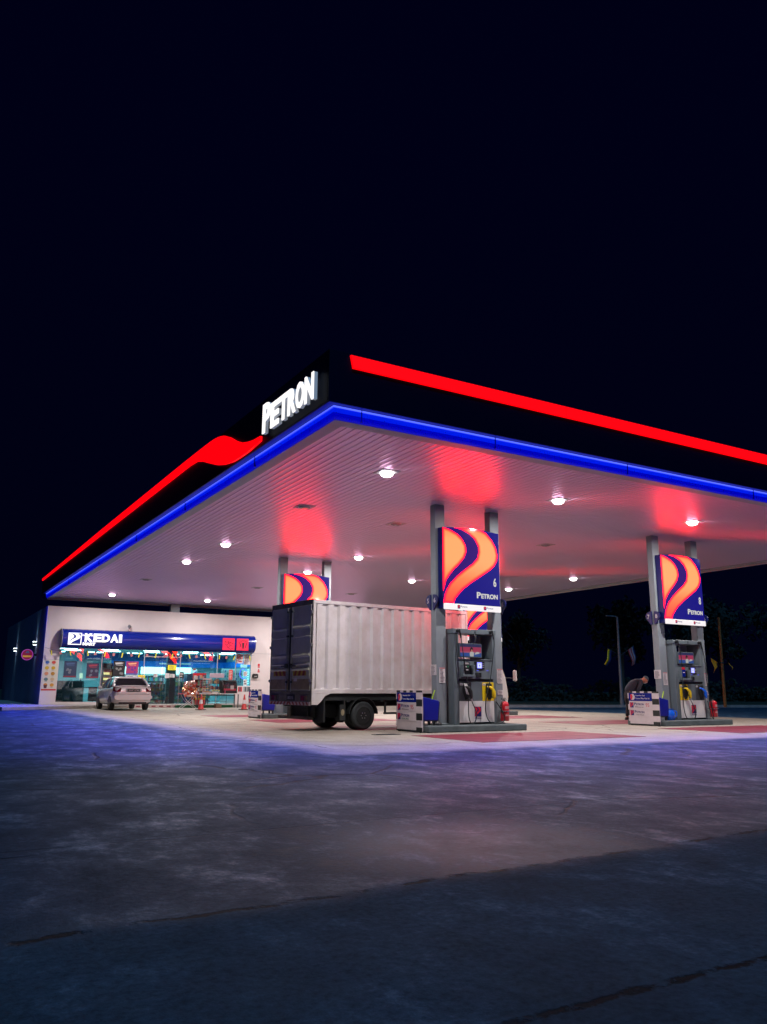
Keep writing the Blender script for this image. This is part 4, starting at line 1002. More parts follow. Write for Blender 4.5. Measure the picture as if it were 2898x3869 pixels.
t = thing('desk_lamp', 'small glowing lamp above the dark counter', 'lamp', (7.95,44.7,1.32)); m_ = MB(emis('lampshade', (1,.8,.55), 1.4)); m_.box(7.88,8.02,44.65,44.8,1.45,1.72); build('lamp_shade', m_, t); m_ = MB('black'); m_.cyl((7.95,44.72,1.32),(7.95,44.72,1.45),.02,n=8); build('stem', m_, t)
m_ = MB(mat('dim_red_box', (.25,.01,.03), .5)); m_.box(8.25,8.66,43.95,44.05,.3,1.02); solo('red_crate', m_, 'dark red crate low behind the glass left of the car', 'crate', (8.45,44,.3))
# round lit disc sign above the drinks fridge, fridge
t = thing('drinks_fridge', 'dark drinks fridge with round red and white lit disc on top', 'fridge', (14.0,44.9,.16))
m_ = MB('navy'); m_.box(13.65,14.5,44.9,45.5,.16,1.78); build('cabinet', m_, t, .01); m_ = MB(emis('disc_white', (1,.95,.95), 1.3)); fr = frame('F',(14.05,44.88,1.92)); m_.disc(fr,0,0,.155,0,.03,24); d0 = build('round_sign', m_, t)
m_ = MB(emis('disc_red', (.9,.02,.04), 1)); m_.poly(fr, [(-.13,.04),(-.08,.12),(.0,.155),(.09,.12),(.03,.05),(-.05,.05)],.031,.034); m_.use(emis('disc_blue',(.02,.08,.6),1)).poly(fr, [(.05,-.03),(.13,.03),(.12,-.08),(.03,-.15),(-.06,-.13)],.031,.034); build('print', m_, d0)
t = thing('ring_light', 'purple glowing ring light at the right end of the shop glass', 'lamp', (16.6,44.0,1.75)); m_ = MB(emis('ring_purple',(.25,.15,1.0),2.2)); m_.tube([(16.62+.20*math.cos(a),44.0,1.80+.28*math.sin(a)) for a in [2*math.pi*i/24 for i in range(25)]], .02, 6); build('ring', m_, t)
m_ = MB('dgrey'); m_.cyl((16.62,44.02,.16),(16.62,44.02,1.52),.015,n=8); build('stand', m_, t)
t = thing('bulb_strip', 'vertical row of bright bulbs at the right edge of the shop glass', 'lamp', (16.88,43.9,1.2)); m_ = MB(emis('bulb_white',(.8,.95,1),3))
for i in range(7): m_.sphere((16.88,43.9,1.25+i*.13), .035, 8, 6)
build('bulbs', m_, t); m_ = MB('white'); m_.box(16.86,16.90,43.93,43.95,.16,2.2); build('strip', m_, t)
m_ = MB(emis('lit_box_white',(.9,.97,1),1.3)); m_.box(16.55,16.88,44.1,44.3,2.15,2.33); solo('lit_box', m_, 'glowing white box at the top right of the shop window', 'light box', (16.7,44.1,2.15))
t = thing('accessory_rack', 'pale wall rack of small hanging packets at the right of the shop', 'rack', (16.3,45.5,1.2)); m_ = MB('white'); m_.box(15.9,17.2,45.6,45.64,.16,2.1); build('board', m_, t); m_ = MB(); r_ = random.Random(3)
for i in range(9):
    for j in range(6): m_.use(r_.choice(pr_cols[2:6]+['paper','paper'])); m_.box(15.95+i*.135,16.03+i*.135,45.56,45.59,1.15+j*.15,1.27+j*.15)
b0 = build('packets', m_, t); b0['kind'] = 'stuff'

# ------------------------------------------------------------------ things on the pavement in front of the shop
FYY = 40.9
def ftable(x0, x1, y0, y1, z, top, legm, label, cross=False, gname=None):
    t = thing('folding_table', label, 'table', ((x0+x1)/2,(y0+y1)/2,0)); m_ = MB(top); m_.box(x0,x1,y0,y1,z-.04,z); build('tabletop', m_, t, .008)
    if cross:
        for y in (y0+.08,y1-.08):
            m_ = MB(legm); m_.tube(smoothpath([(x0+.15,y,z-.04),(x0+.35,y,z*.5),(x1-.1,y,.02)],4),.014,6); m_.tube(smoothpath([(x1-.15,y,z-.04),(x1-.35,y,z*.5),(x0+.1,y,.02)],4),.014,6); build('leg', m_, t)
    else:
        for x in (x0+.04,x1-.08):
            for y in (y0+.04,y1-.08): m_ = MB(legm); m_.box(x,x+.045,y,y+.045,0,z-.04); build('leg', m_, t)
        m_ = MB(legm); m_.box(x0+.06,x1-.06,y1-.09,y1-.07,z-.12,z-.08); build('rail', m_, t)
ftable(11.95,12.88,40.15,40.75,.72,mat('table_red',(.5,.05,.08),.5),'white','red-topped folding table with crossed white legs, carrying the shiny snack bundle',True)
ftable(12.92,15.03,40.15,40.8,.72,'white','pumpd','long white table with dark legs in front of the shop, carrying the grill')
t = thing('snack_bundle', 'shiny heap of orange and silver wrapped snacks on the red table', 'snack display', (12.45,40.4,.72)); r_ = random.Random(11)
gm = [mat('wrap_gold',(.7,.35,.18),.25,metal=.6), mat('wrap_silver',(.75,.6,.55),.22,metal=.6), mat('wrap_red',(.5,.08,.05),.3)]
m_ = MB()
for i in range(150):
    z = r_.uniform(.60,1.30); hw = .33*(1-max(0,(z-.95))*1.2) if z > .72 else .28; x = 12.42+r_.uniform(-hw,hw); y = 40.42+r_.uniform(-.2,.1) if z > .76 else 40.10+r_.uniform(-.02,.02)
    a, b_ = r_.uniform(0,3.14), r_.uniform(.05,.09); u = V((math.cos(a),.3*math.sin(a),math.sin(a)))*b_; w_ = V((-math.sin(a),.4,math.cos(a)))*b_*.7
    c = V((x,y,max(z,.78) if y > 40.2 else z)); m_.use(r_.choice(gm)).add([c-u-w_,c+u-w_*.6+V((0,-.03,0)),c+u+w_,c-u*.7+w_+V((0,-.02,0)),c+V((0,-.05,0))],[(0,1,4),(1,2,4),(2,3,4),(3,0,4)],False)
b0 = build('packets', m_, t); b0['kind'] = 'stuff'
m_ = MB('red'); m_.box(12.20,12.66,40.35,40.62,.73,1.28); build('stand', m_, t, .02)
t = thing('grill_oven', 'rounded black and pink grill box with smoked lid on the white table', 'grill', (14.5,40.45,.72))
prof = [(40.22,.86),(40.20,1.05),(40.24,1.22),(40.33,1.34),(40.45,1.39),(40.62,1.38),(40.72,1.28),(40.74,.86)]
m_ = MB('hood'); m_.prism(prof,'x',14.17,14.83); build('lid', m_, t)
m_ = MB('black'); m_.prism(prof,'x',14.10,14.16); m_.prism(prof,'x',14.84,14.90); m_.box(14.10,14.90,40.20,40.76,.73,.86); build('end_panel', m_, t, .008)
m_ = MB(mat('grill_pink',(.5,.03,.08),.4)); m_.box(14.18,14.82,40.18,40.199,.87,.97); build('pink_band', m_, t)
m_ = MB('paper'); m_.box(14.52,14.70,40.16,40.175,.93,1.12); build('price_card', m_, t)
t = thing('display_warmer', 'glass food warmer with steel shelves on the left end of the white table', 'food warmer', (13.27,40.45,.72))
m_ = MB('steel'); m_.box(13.05,13.50,40.2,40.7,.73,.78); m_.box(13.05,13.50,40.2,40.7,1.40,1.47)
for x in (13.05,13.48):
    for y in (40.2,40.68): m_.box(x,x+.02,y,y+.02,.78,1.40)
build('frame', m_, t)
m_ = MB('steel')
for z in (.93,1.06,1.2,1.3): m_.box(13.07,13.48,40.23,40.68,z,z+.012)
build('shelf', m_, t); m_ = MB(pr_cols[7]); m_.box(13.1,13.44,40.3,40.6,.785,.85); m_.use(pr_cols[1]).box(13.12,13.4,40.3,40.5,.945,.99); build('food', m_, t)
t = thing('snack_rack', 'red and yellow snack rack with lettered top behind the food warmer', 'rack', (13.1,41.6,.15)); m_ = MB('red'); m_.box(12.95,13.65,41.55,41.6,.15,1.75); m_.use('dgrey'); 
for z in (.5,.8,1.1,1.4): m_.box(12.95,13.65,41.3,41.6,z,z+.02)
build('frame', m_, t); m_ = MB(); r_ = random.Random(21)
for z in (.16,.52,.82,1.12,1.42): goods(m_, 12.97,13.63,41.32,z,.26,r_,.2)
b0 = build('goods', m_, t); b0['kind'] = 'stuff'
t = thing('magazine_rack', 'wire rack of packets with pale header board, left of the grill', 'rack', (14.2,41.6,.15)); m_ = MB('dgrey')
for x in (13.75,14.25,14.75): m_.box(x,x+.02,41.4,41.42,.15,1.5)
for z in (.3,.6,.9,1.2,1.45): m_.box(13.75,14.77,41.35,41.65,z,z+.015)
build('frame', m_, t); m_ = MB(); 
for z in (.62,.92,1.22): goods(m_, 13.77,14.75,41.42,z,.24,r_,.18)
b0 = build('goods', m_, t); b0['kind'] = 'stuff'
m_ = MB(mat('header_lilac',(.6,.5,.6),.5)); m_.box(13.80,14.60,41.42,41.45,1.52,1.75); build('header_board', m_, t, .01)
m_ = MB(pr_cols[3]); m_.box(13.6,14.0,40.25,40.55,.73,.82); m_.use(pr_cols[4]).box(13.56,13.9,40.22,40.5,.73,.80); solo('food_tray', m_, 'pale green food tray between the warmer and the grill', 'tray', (13.8,40.4,.72), bev=.01)
t = thing('snack_bag', 'pile of yellow snack bags on the green tray', 'snack', (13.8,40.35,.82)); m_ = MB(pr_cols[1])
for i in range(8): m_.sphere((13.62+i*.055,40.38+.03*(i%2),.86+.015*(i%3)), .045, 8, 5, (1,.7,.6))
build('bag', m_, t)
m_ = MB('red'); m_.lathe((13.2,40.95,0), [(.24,.15),(.25,.2),(.25,.5),(.23,.52)], 18); m_.use(FY_).lathe((13.2,40.95,0), [(.252,.42),(.252,.48)], 18); solo('red_drum', m_, 'red drum with yellow band under the white table behind the left cone', 'drum', (13.2,40.95,.15))
m_ = MB(mat('cardboard',(.28,.20,.13),.8)); m_.box(13.85,14.15,40.35,40.65,0,.19); solo('cardboard_box', m_, 'brown cardboard box on the ground under the white table', 'box', (14,40.5,0), bev=.004)
m_ = MB(mat('turf',(.01,.10,.04),.95,bump=.6)); m_.box(12.0,14.95,40.9,41.28,.005,.13); solo('turf_mat', m_, 'dark green turf mat under the white table', 'mat', (13.5,41,0))
t = thing('bottle_group', 'pink bottle beside the grill on the white table', 'bottle', (14.2,40.22,.72)); m_ = MB(mat('bottle_pink',(.6,.08,.2),.3)); m_.lathe((14.24,40.19,0), [(.03,.72),(.03,.82),(.012,.86),(.012,.9)], 10); build('body', m_, t)
def cone(x, y, label):
    t = thing('traffic_cone', label, 'traffic cone', (x,y,0), group='red and white traffic cones before the shop')
    OR = mat('cone_red',(.62,.05,.05),.45); m_ = MB('black'); m_.box(x-.20,x+.20,y-.20,y+.20,0,.035); build('base', m_, t, .01)
    m_ = MB(OR); m_.lathe((x,y,0), [(.145,.03),(.12,.10),(.09,.28)], 20); m_.use('white').lathe((x,y,0), [(.091,.28),(.062,.46)], 20); m_.use(OR).lathe((x,y,0), [(.063,.46),(.035,.62),(.028,.70),(.02,.70)], 20); build('cone_body', m_, t)
cone(11.85,36.6,'traffic cone standing before the left end of the white table'); cone(13.75,36.1,'traffic cone just left of the far price board')
# ------------------------------------------------------------------ lorry (local frame: x forward, y away, origin = near rear corner on the ground)
tr = thing('box_lorry', 'white box lorry with grey rear doors and corrugated side, parked between the pump rows', 'lorry', (8.2,17.2,0), math.atan(.0875)); tr['_o'] = (0,0,0)
BW = mat('box_white', (.70,.68,.70), .5, var=.30, scale=2.6, bump=.08, dark=(.58,.55,.54))
DG = mat('door_grey', (.50,.50,.40), .5, var=.22, scale=2.2, bump=.06)
CH_ = mat('chassis', (.012,.016,.018), .7)
RF = mat('rear_frame', (.17,.16,.14), .6, var=.45, scale=4)
L_, Wd, ZB_, ZT_ = 4.85, 2.08, .86, 3.05
s = MB(BW)
def corr(y, sgn):
    prof = []; x = .10
    while x < L_-.36:
        prof += [(x,0),(x+.15,0),(x+.158,.05),(x+.275,.05)]; x += .325
    prof += [(x,0),(L_-.02,0)]
    z0, z1 = ZB_+.12, ZT_-.11
    vs = [(px, y+sgn*d, z) for z in (z0+.0,z1) for px,d in prof]; k = len(prof)
    # slanted pocket ends: the recess closes towards the rails
    vs2 = [(px, y+sgn*d*.0, z) for z in (z0-.03,z1+.035) for px,d in prof]
    s.add(vs, [(i,i+1,k+i+1,k+i) for i in range(k-1)], False)
    s.add([vs2[i] for i in range(k)]+vs[:k], [(i,i+1,k+i+1,k+i) for i in range(k-1)], False)
    s.add(vs[k:]+[vs2[k+i] for i in range(k)], [(i,i+1,k+i+1,k+i) for i in range(k-1)], False)
corr(.012, 1); corr(Wd-.012, -1)
build('side_panel', s, tr)
s = MB(BW)
for y in (0, Wd-.05):
    s.box(0,L_,y-.004,y+.05,ZB_,ZB_+.10); s.box(0,L_,y-.004,y+.05,ZT_-.085,ZT_); s.box(0,.075,y-.004,y+.05,ZB_+.1,ZT_-.085); s.box(L_-.06,L_,y-.004,y+.05,ZB_+.1,ZT_-.085)
s.box(.02,L_,.05,Wd-.05,ZT_-.03,ZT_-.005); s.box(L_-.05,L_-.01,.05,Wd-.05,ZB_,ZT_-.03); s.box(.06,L_-.06,.05,Wd-.05,ZB_,ZB_+.04)
build('box_frame', s, tr, .008)
# lower rear skirt with diagonal cut
s = MB(BW)
for y in (-.004, Wd-.03): s.prism([(0,.60),(.16,.60),(.26,.68),(.36,.80),(.52,.86),(0,.86)], 'y', y, y+.034)
build('rear_skirt', s, tr, .004)
s = MB(RF); s.box(-.02,.06,0,Wd,ZT_-.10,ZT_+.015); s.box(-.02,.06,0,.05,.86,ZT_-.1); s.box(-.02,.06,Wd-.05,Wd,.86,ZT_-.1); s.box(-.02,.06,.0,Wd,.86,.92)
s.box(-.015,.05,0,Wd,.60,.86); build('rear_frame', s, tr, .006)
for i, (a,b_) in enumerate(((.06,1.025),(1.055,2.02))):
    s = MB(DG); s.box(-.03,.02,a,b_,.93,ZT_-.115)
    d_ = build('rear_door', s, tr, .008)
    s = MB(DG)
    for z in (2.42,1.75,1.42): s.prism([(-.055,z),(-.03,z-.05),(-.03,z+.05)], 'y', a+.04, b_-.05)
    for z in (2.2,1.55): s.prism([(-.045,z),(-.03,z-.03),(-.03,z+.015)], 'y', a+.03, b_-.04)
    build('door_rib', s, d_)
    s = MB('paper'); 
    RY = mat('chevron_yellow',(.5,.33,.02),.4); RR_ = mat('chevron_red',(.28,.02,.02),.4)
    fr = frame('L', (-.032, b_-.17, 1.27)); wv = .62; s = MB(RY); s.fbox(fr,0,wv,0,.19,0,.004)
    s.use(RR_)
    for k_ in range(3):
        q = .04+k_*.20; s.poly(fr, [(q,0),(q+.10,0),(q+.19,.19),(q+.09,.19)] if i == 0 else [(q+.09,0),(q+.19,0),(q+.10,.19),(q,.19)], .005,.007)
    build('chevron_plate', s, d_)
    s = MB(mat('door_base',(.32,.24,.14),.6,var=.4,scale=5)); s.box(-.034,-.031,a+.01,b_-.02,.95,1.19); build('door_base_panel', s, d_)
    hy = b_-.10 if i == 0 else a+.10
    s = MB('steel'); s.cyl((-.055,hy,.90),(-.055,hy,2.93),.014,n=8); s.use('dgrey')
    for z in (1.1,1.5,2.2,2.8): s.box(-.07,-.03,hy-.035,hy+.035,z,z+.05)
    build('lock_bar', s, d_)
    s = MB('black'); s.box(-.085,-.065,hy-.24 if i == 0 else hy,hy if i == 0 else hy+.24,1.49,1.52); s.box(-.09,-.05,hy-.05,hy+.05,1.46,1.56); build('handle', s, d_, .004)
    ey = a-.05 if i == 0 else b_+.005
    s = MB('steel')
    for z in (2.72,1.95,1.12): s.box(-.05,.04,ey-.01,ey+.06,z,z+.07)
    build('hinge', s, d_)
s = MB('black'); s.box(-.045,-.028,1.018,1.062,.93,ZT_-.115); build('door_seal', s, tr)
s = MB('paper'); s.box(-.036,-.033,.66,.82,1.14,1.22); build('sticker', s, tr)
fr = frame('L', (-.016, Wd, 0)); s = MB('black'); s.fbox(fr,.92,1.30,.69,.83,0,.012); s.use('ink'); pl = build('number_plate', s, tr)
s = MB(mat('plate_grey',(.35,.36,.34),.5)); s.text(fr,'8035',.98,.72,.26,.075,.013,.016,.0); build('plate_text', s, pl)
for a in (.14,1.62):
    s = MB('dgrey'); s.fbox(fr,a-.02,a+.34,.665,.835,0,.02); s.use(mat('lamp_red_dim',(.16,.005,.03),.25)).fbox(fr,a+.02,a+.17,.69,.81,.021,.035); s.use(mat('lamp_amber_dim',(.14,.08,.05),.25)).fbox(fr,a+.18,a+.30,.69,.81,.021,.032); build('tail_light', s, tr, .004)
s = MB(mat('strip_white',(.5,.42,.4),.5)); s.fbox(fr,.03,Wd-.03,.585,.665,.004,.018); s.use(RR_)
for k_ in range(12):
    q = .10+k_*.165; d = .06 if k_ < 6 else -.06; s.poly(fr, [(q,.588),(q+.075,.588),(q+.075+d,.662),(q+d,.662)], .018,.021)
build('reflective_strip', s, tr)
s = MB(CH_)
for y in (.55,1.45): s.box(.1,6.2,y,y+.08,.55,.72)
s.box(.36,4.8,.06,2.02,.70,.855); s.box(.3,1.1,.35,1.7,.30,.60)
for x in (1.0,2.0,3.0,4.2): s.box(x,x+.1,.05,2.0,.66,.72)
build('chassis', s, tr)
s = MB(RF); s.box(.25,.33,.45,Wd+.0,.24,.32); s.use(CH_).box(.26,.32,.60,.67,.32,.6); s.box(.26,.32,1.45,1.55,.32,.6); s.use(RF).box(.24,.30,1.42,1.60,.28,.58); build('rear_bumper_bar', s, tr, .006)
s = MB(CH_); s.box(.36,.40,.05,.55,.20,.70); build('mudguard', s, tr)
s = MB(CH_); s.box(.9,.93,-.0,.42,.22,.70); build('mudguard', s, tr)
s = MB(CH_); s.box(2.15,4.4,.10,.14,.36,.41); s.box(2.16,2.21,.105,.135,.405,.7); s.box(3.4,3.45,.105,.135,.405,.7); build('side_guard', s, tr)
s = MB(mat('emblem_tan',(.30,.26,.16),.6)); s.disc(frame('F',(.0,.0,0)),.86,.42,.045,.0,.004,16,.075); fl = MB(CH_); fl.box(.78,.94,.003,.02,.24,.60); mf = build('mud_flap', fl, tr); build('emblem', s, mf)
s = MB(CH_)
arc = [math.pi*(.02+.96*i/14) for i in range(15)]
outer = [(1.48+.425*math.cos(a), .35+.425*math.sin(a)) for a in arc]; inner = [(1.48+.405*math.cos(a), .35+.405*math.sin(a)) for a in arc[::-1]]
s.prism(outer+inner, 'y', .02, .50); s.prism(outer+inner, 'y', Wd-.5, Wd-.02); build('wheel_arch', s, tr)
TW = mat('tyre', (.022,.03,.033), .75, bump=.3, bscale=25)
def wheel(parent, cx, cy, r, wd, side, rim=None, deep=True):
    m_ = MB(TW); n = 28
    prof = [(r*.60,.0),(r*.62,.015),(r*.80,-.004),(r*.93,.008),(r*.985,.03),(r,.055),(r,wd-.055),(r*.985,wd-.03),(r*.93,wd-.008),(r*.62,wd-.015),(r*.60,wd)]
    rings = [[V((cx+q*math.cos(2*math.pi*k/n), cy+side*d, r+q*math.sin(2*math.pi*k/n))) for k in range(n)] for q,d in prof]
    m_.loft(rings, False); w_ = build('wheel', m_, parent)
    m_ = MB(rim or CH_); rp_ = [(r*.61,.01),(r*.56,.03),(r*.53,.09 if deep else .03),(r*.30,.12 if deep else .02),(r*.27,.05 if deep else .012),(r*.10,.03 if deep else .01)]
    m_.loft([[V((cx+q*math.cos(2*math.pi*k/n), cy+side*d, r+q*math.sin(2*math.pi*k/n))) for k in range(n)] for q,d in rp_], True)
    build('rim', m_, w_)
    m_ = MB('steel')
    for k in range(6):
        a = k*math.pi/3; m_.cyl((cx+r*.2*math.cos(a), cy+side*(.04 if deep else .0), r+r*.2*math.sin(a)),(cx+r*.2*math.cos(a), cy+side*(.0 if deep else -.01), r+r*.2*math.sin(a)),.012,n=6)
    build('wheel_nut', m_, w_)
wheel(tr,1.50,.05,.34,.21,1); wheel(tr,1.50,.28,.34,.2,1); wheel(tr,1.50,Wd-.05,.34,.21,-1); wheel(tr,1.50,Wd-.28,.34,.2,-1)
wheel(tr,5.45,.10,.34,.21,1,M['dgrey']); wheel(tr,5.45,Wd-.10,.34,.21,-1,M['dgrey'])
s = MB(CH_); s.cyl((1.48,.2,.305),(1.48,Wd-.2,.305),.06,n=10); s.sphere((1.48,1.04,.305),.17); s.cyl((5.45,.2,.305),(5.45,Wd-.2,.305),.05,n=10); build('axle', s, tr)
# cab
CB = mat('cab_white', (.62,.60,.58), .35, coat=.4)
pr = [(4.95,.50),(6.22,.50),(6.31,.60),(6.33,.85),(6.30,1.02),(6.24,1.30),(6.10,1.62),(5.92,1.98),(5.80,2.12),(5.55,2.17),(4.95,2.17)]
def scaled(q, y): return [V((5.6+(a-5.6)*q, y, 1.2+(b_-1.2)*q)) for a,b_ in pr]
s = MB(CB); s.loft([scaled(.985,.02),scaled(1,.07),scaled(1,1.88),scaled(.97,1.94)]); build('cab', s, tr, .01)
s = MB('vglass'); s.add([(6.262,.30,1.24),(6.262,1.78,1.24),(5.945,1.72,1.97),(5.945,.36,1.97)],[(0,1,2,3)]); s.add([(5.25,.012,1.32),(5.98,.012,1.28),(5.76,.02,1.92),(5.25,.02,1.92)],[(0,1,2,3)]); build('cab_window', s, tr)
s = MB('dgrey'); s.box(6.2,6.40,.16,1.92,.32,.62); build('front_bumper', s, tr, .03)
s = MB(mat('indicator_orange',(.7,.25,.02),.3,emit=(.7,.25,.02),es=.25)); s.sphere((6.33,.10,.78),.055,10,7); build('indicator', s, tr)
s = MB('white'); s.box(6.30,6.36,.26,.46,.66,.82); build('headlight', s, tr, .01)
s = MB(CB); s.box(6.46,6.53,-.15,-.03,1.20,1.50); mi = build('side_mirror', s, tr, .03); s = MB('black'); s.tube([(6.22,.18,1.30),(6.52,-.08,1.28)],.013,6); build('mirror_arm', s, mi)
s = MB('dgrey'); s.box(.3,.9,.7,1.3,.3,.5); build('spare_carrier', s, tr, .02)

# ------------------------------------------------------------------ silver car (local: y forward, origin = rear axle centre)
car = thing('parked_car', 'silver saloon car parked nose-in before the shop, seen from behind', 'car', (8.8,37.55,0)); car['_o'] = (0,0,0)
PT = mat('car_silver', (.72,.68,.70), .26, metal=.15, coat=.6)
def sect(y, w_, zb, zt, tuck=.0, crown=.03):
    half = [(0,zb),(w_*.75,zb),(w_*.96,zb+.07),(w_,zb+.22),(w_*1.0,(zb+zt)/2+.03),(w_*.975,zt-.16),(w_*.93,zt-.05),(w_*.80,zt),(w_*.40,zt+crown),(0,zt+crown*1.2)]
    pts = half+[(-a,b_) for a,b_ in half[-2:0:-1]]
    return [V((a,y,b_)) for a,b_ in pts]
s = MB(PT)
st_ = [(-.80,.62,.42,.80),(-.78,.74,.34,.98),(-.70,.80,.29,1.045),(-.45,.83,.27,1.06),(-.1,.845,.25,1.04),(.6,.85,.22,1.0),(1.6,.85,.22,.99),(2.1,.845,.22,.97),(2.6,.835,.25,.93),(3.05,.80,.27,.86),(3.32,.72,.30,.76),(3.42,.55,.38,.64)]
s.loft([sect(*q) for q in st_]); build('body', s, car)
def ring(z, y0, y1, w_, n=None):
    pts = []
    for cx, cy, a0 in ((w_-.12,y1-.14,0),(-w_+.12,y1-.14,90),(-w_+.12,y0+.14,180),(w_-.12,y0+.14,270)):
        for i in range(5):
            a = R(a0+90*i/4); pts.append(V((cx+.12*math.cos(a), cy+.14*math.sin(a), z)))
    return pts
s = MB('vglass'); s.loft([ring(1.0,-.42,2.35,.775),ring(1.16,-.20,2.02,.72),ring(1.30,.02,1.70,.655),ring(1.415,.22,1.42,.585)]); build('window', s, car)
s = MB(PT); s.loft([ring(1.395,.16,1.50,.60),ring(1.43,.20,1.42,.585),ring(1.462,.32,1.25,.53),ring(1.475,.55,1.05,.40)])
build('roof', s, car)
s = MB(PT)
for sx in (-1,1):
    for P in ([(.765,-.33,1.02),(.70,.0,1.26),(.60,.22,1.41)], [(.765,2.25,1.0),(.70,1.85,1.24),(.60,1.45,1.41)], [(.782,.95,1.0),(.70,.93,1.24),(.61,.9,1.41)]):
        s.tube([(sx*a,b_,c) for a,b_,c in P], [.06,.045,.04] if P[0][1] < 0 else [.03,.028,.03], 6)
build('pillar', s, car)
s = MB(PT); s.box(-.62,.62,-.80,-.60,1.045,1.075); build('boot_spoiler', s, car, .012)
s = MB('black'); s.box(-.70,.70,-.815,-.79,.70,.712); s.box(-.60,.60,-.80,-.70,.27,.36); s.box(-.74,-.735,-.3,2.2,.5,.6); build('panel_gap', s, car)
TL = mat('tail_lamp', (.14,.006,.02), .12, coat=.8)
for sx in (-1,1):
    s = MB(TL); s.loft([[V((sx*a,b_,c)) for a,b_,c in ((.54,-.822,.96),(.56,-.822,.80),(.77,-.79,.80),(.845,-.58,.84),(.84,-.52,1.0),(.72,-.78,1.03))],[V((sx*a*.97,b_+.10,c)) for a,b_,c in ((.54,-.822,.96),(.56,-.822,.80),(.77,-.79,.80),(.845,-.58,.84),(.84,-.52,1.0),(.72,-.78,1.03))]],True,False); build('tail_light', s, car)
    s = MB('red'); s.box(*sorted((sx*.42,sx*.68)),-.815,-.80,.50,.535); build('reflector', s, car)
    s = MB(PT); s.loft([[V((sx*(.86+d),1.72+e_,.98+f_)) for e_,f_ in ((-.07,-.06),(.07,-.05),(.07,.05),(-.06,.07))] for d in (0,.16)]); build('door_mirror', s, car, .01)
    s = MB(PT); s.box(*sorted((sx*.852,sx*.872)),.45,.60,.86,.885); s.box(*sorted((sx*.852,sx*.872)),1.35,1.5,.86,.885); build('door_handle', s, car)
fr = frame('F', (0,-.815,0)); s = MB('trim'); s.fbox(fr,-.34,.34,.80,.945,0,.01); hp = build('plate_recess', s, car, .006)
s = MB('black'); s.fbox(fr,-.27,.27,.81,.925,.01,.02); pl = build('number_plate', s, car); s = MB('paper'); s.text(fr,'WVF 2790',-.23,.84,.46,.058,.021,.024,.0); build('plate_text', s, pl)
s = MB('steel'); s.disc(fr,0,1.0,.035,0,.01,14); build('badge', s, car)
s = MB(PT); s.loft([[V((a,y,b_)) for a,b_ in ((-.80,.50),(-.70,.46),(.70,.46),(.80,.50),(.82,.62),(.70,.68),(-.70,.68),(-.82,.62))] for y in (-.86,-.74)],True,False); build('bumper', s, car, .03, seg=3)
s = MB('black'); s.cyl((-.42,-.85,.31),(-.42,-.6,.31),.045,n=12); build('exhaust', s, car)
YR = mat('wheel_gold',(.18,.15,.06),.4,metal=.5)
def cwheel(x, y, side):
    m_ = MB(TW); n = 24; r = .30
    for_ = [(r*.62,0),(r*.9,.0),(r*.98,.02),(r,.05),(r,.15),(r*.98,.18),(r*.62,.19)]
    m_.loft([[V((x+side*(-d), y+q*math.cos(2*math.pi*k/n), r+q*math.sin(2*math.pi*k/n))) for k in range(n)] for q,d in for_], True); w_ = build('wheel', m_, car)
    m_ = MB(YR); m_.loft([[V((x+side*(-d), y+q*math.cos(2*math.pi*k/n), r+q*math.sin(2*math.pi*k/n))) for k in range(n)] for q,d in ((r*.63,-.004),(r*.58,.0),(r*.2,.015),(r*.08,-.003))], True); build('rim', m_, w_)
for y in (0,2.5):
    for sx in (-1,1): cwheel(sx*.845, y, sx)
s = MB('black')
for sx in (-1,1):
    for y in (0,2.5):
        n = 16; s.loft([[V((sx*d, y+.335*math.cos(math.pi*k/n), .30+.335*math.sin(math.pi*k/n))) for k in range(n+1)]+[V((sx*d,y,.28))] for d in (.55,.853)], True)
build('wheel_well', s, car)

# ------------------------------------------------------------------ bending man behind the right price board
man = thing('person', 'person in dark shirt and patterned cap bending forward behind the price board', 'person', (21.05,19.5,0), R(-18)); man['_o'] = (0,0,0)
# local x = direction he leans to
J = {'pelvis':(0,0,.90,.10,.115),'waist':(.10,0,1.02,.11,.13),'chest':(.27,0,1.18,.14,.17),'upch':(.42,0,1.27,.12,.16),'neck':(.53,0,1.30,.055,.055),'head':(.62,0,1.33,.07,.07),
 'lh':(.0,.09,.82,.07,.07),'lk':(.05,.10,.46,.062,.062),'la':(-.02,.11,.10,.042,.042),'lt':(.14,.11,.04,.04,.03),
 'rh':(.0,-.09,.82,.07,.07),'rk':(.10,-.10,.47,.062,.062),'ra':(.04,-.11,.10,.042,.042),'rt':(.20,-.11,.04,.04,.03),
 'ls':(.42,.17,1.25,.062,.062),'le':(.34,.23,1.0,.045,.045),'lw':(.42,.16,.82,.03,.03),'lp':(.45,.14,.77,.032,.022),
 'rs':(.42,-.17,1.25,.062,.062),'re':(.30,-.22,1.02,.045,.045),'rw':(.26,-.16,.86,.03,.03),'rp':(.27,-.14,.80,.032,.022)}
E_ = [('pelvis','waist'),('waist','chest'),('chest','upch'),('upch','neck'),('neck','head'),('pelvis','lh'),('lh','lk'),('lk','la'),('la','lt'),('pelvis','rh'),('rh','rk'),('rk','ra'),('ra','rt'),('upch','ls'),('ls','le'),('le','lw'),('lw','lp'),('upch','rs'),('rs','re'),('re','rw'),('rw','rp')]
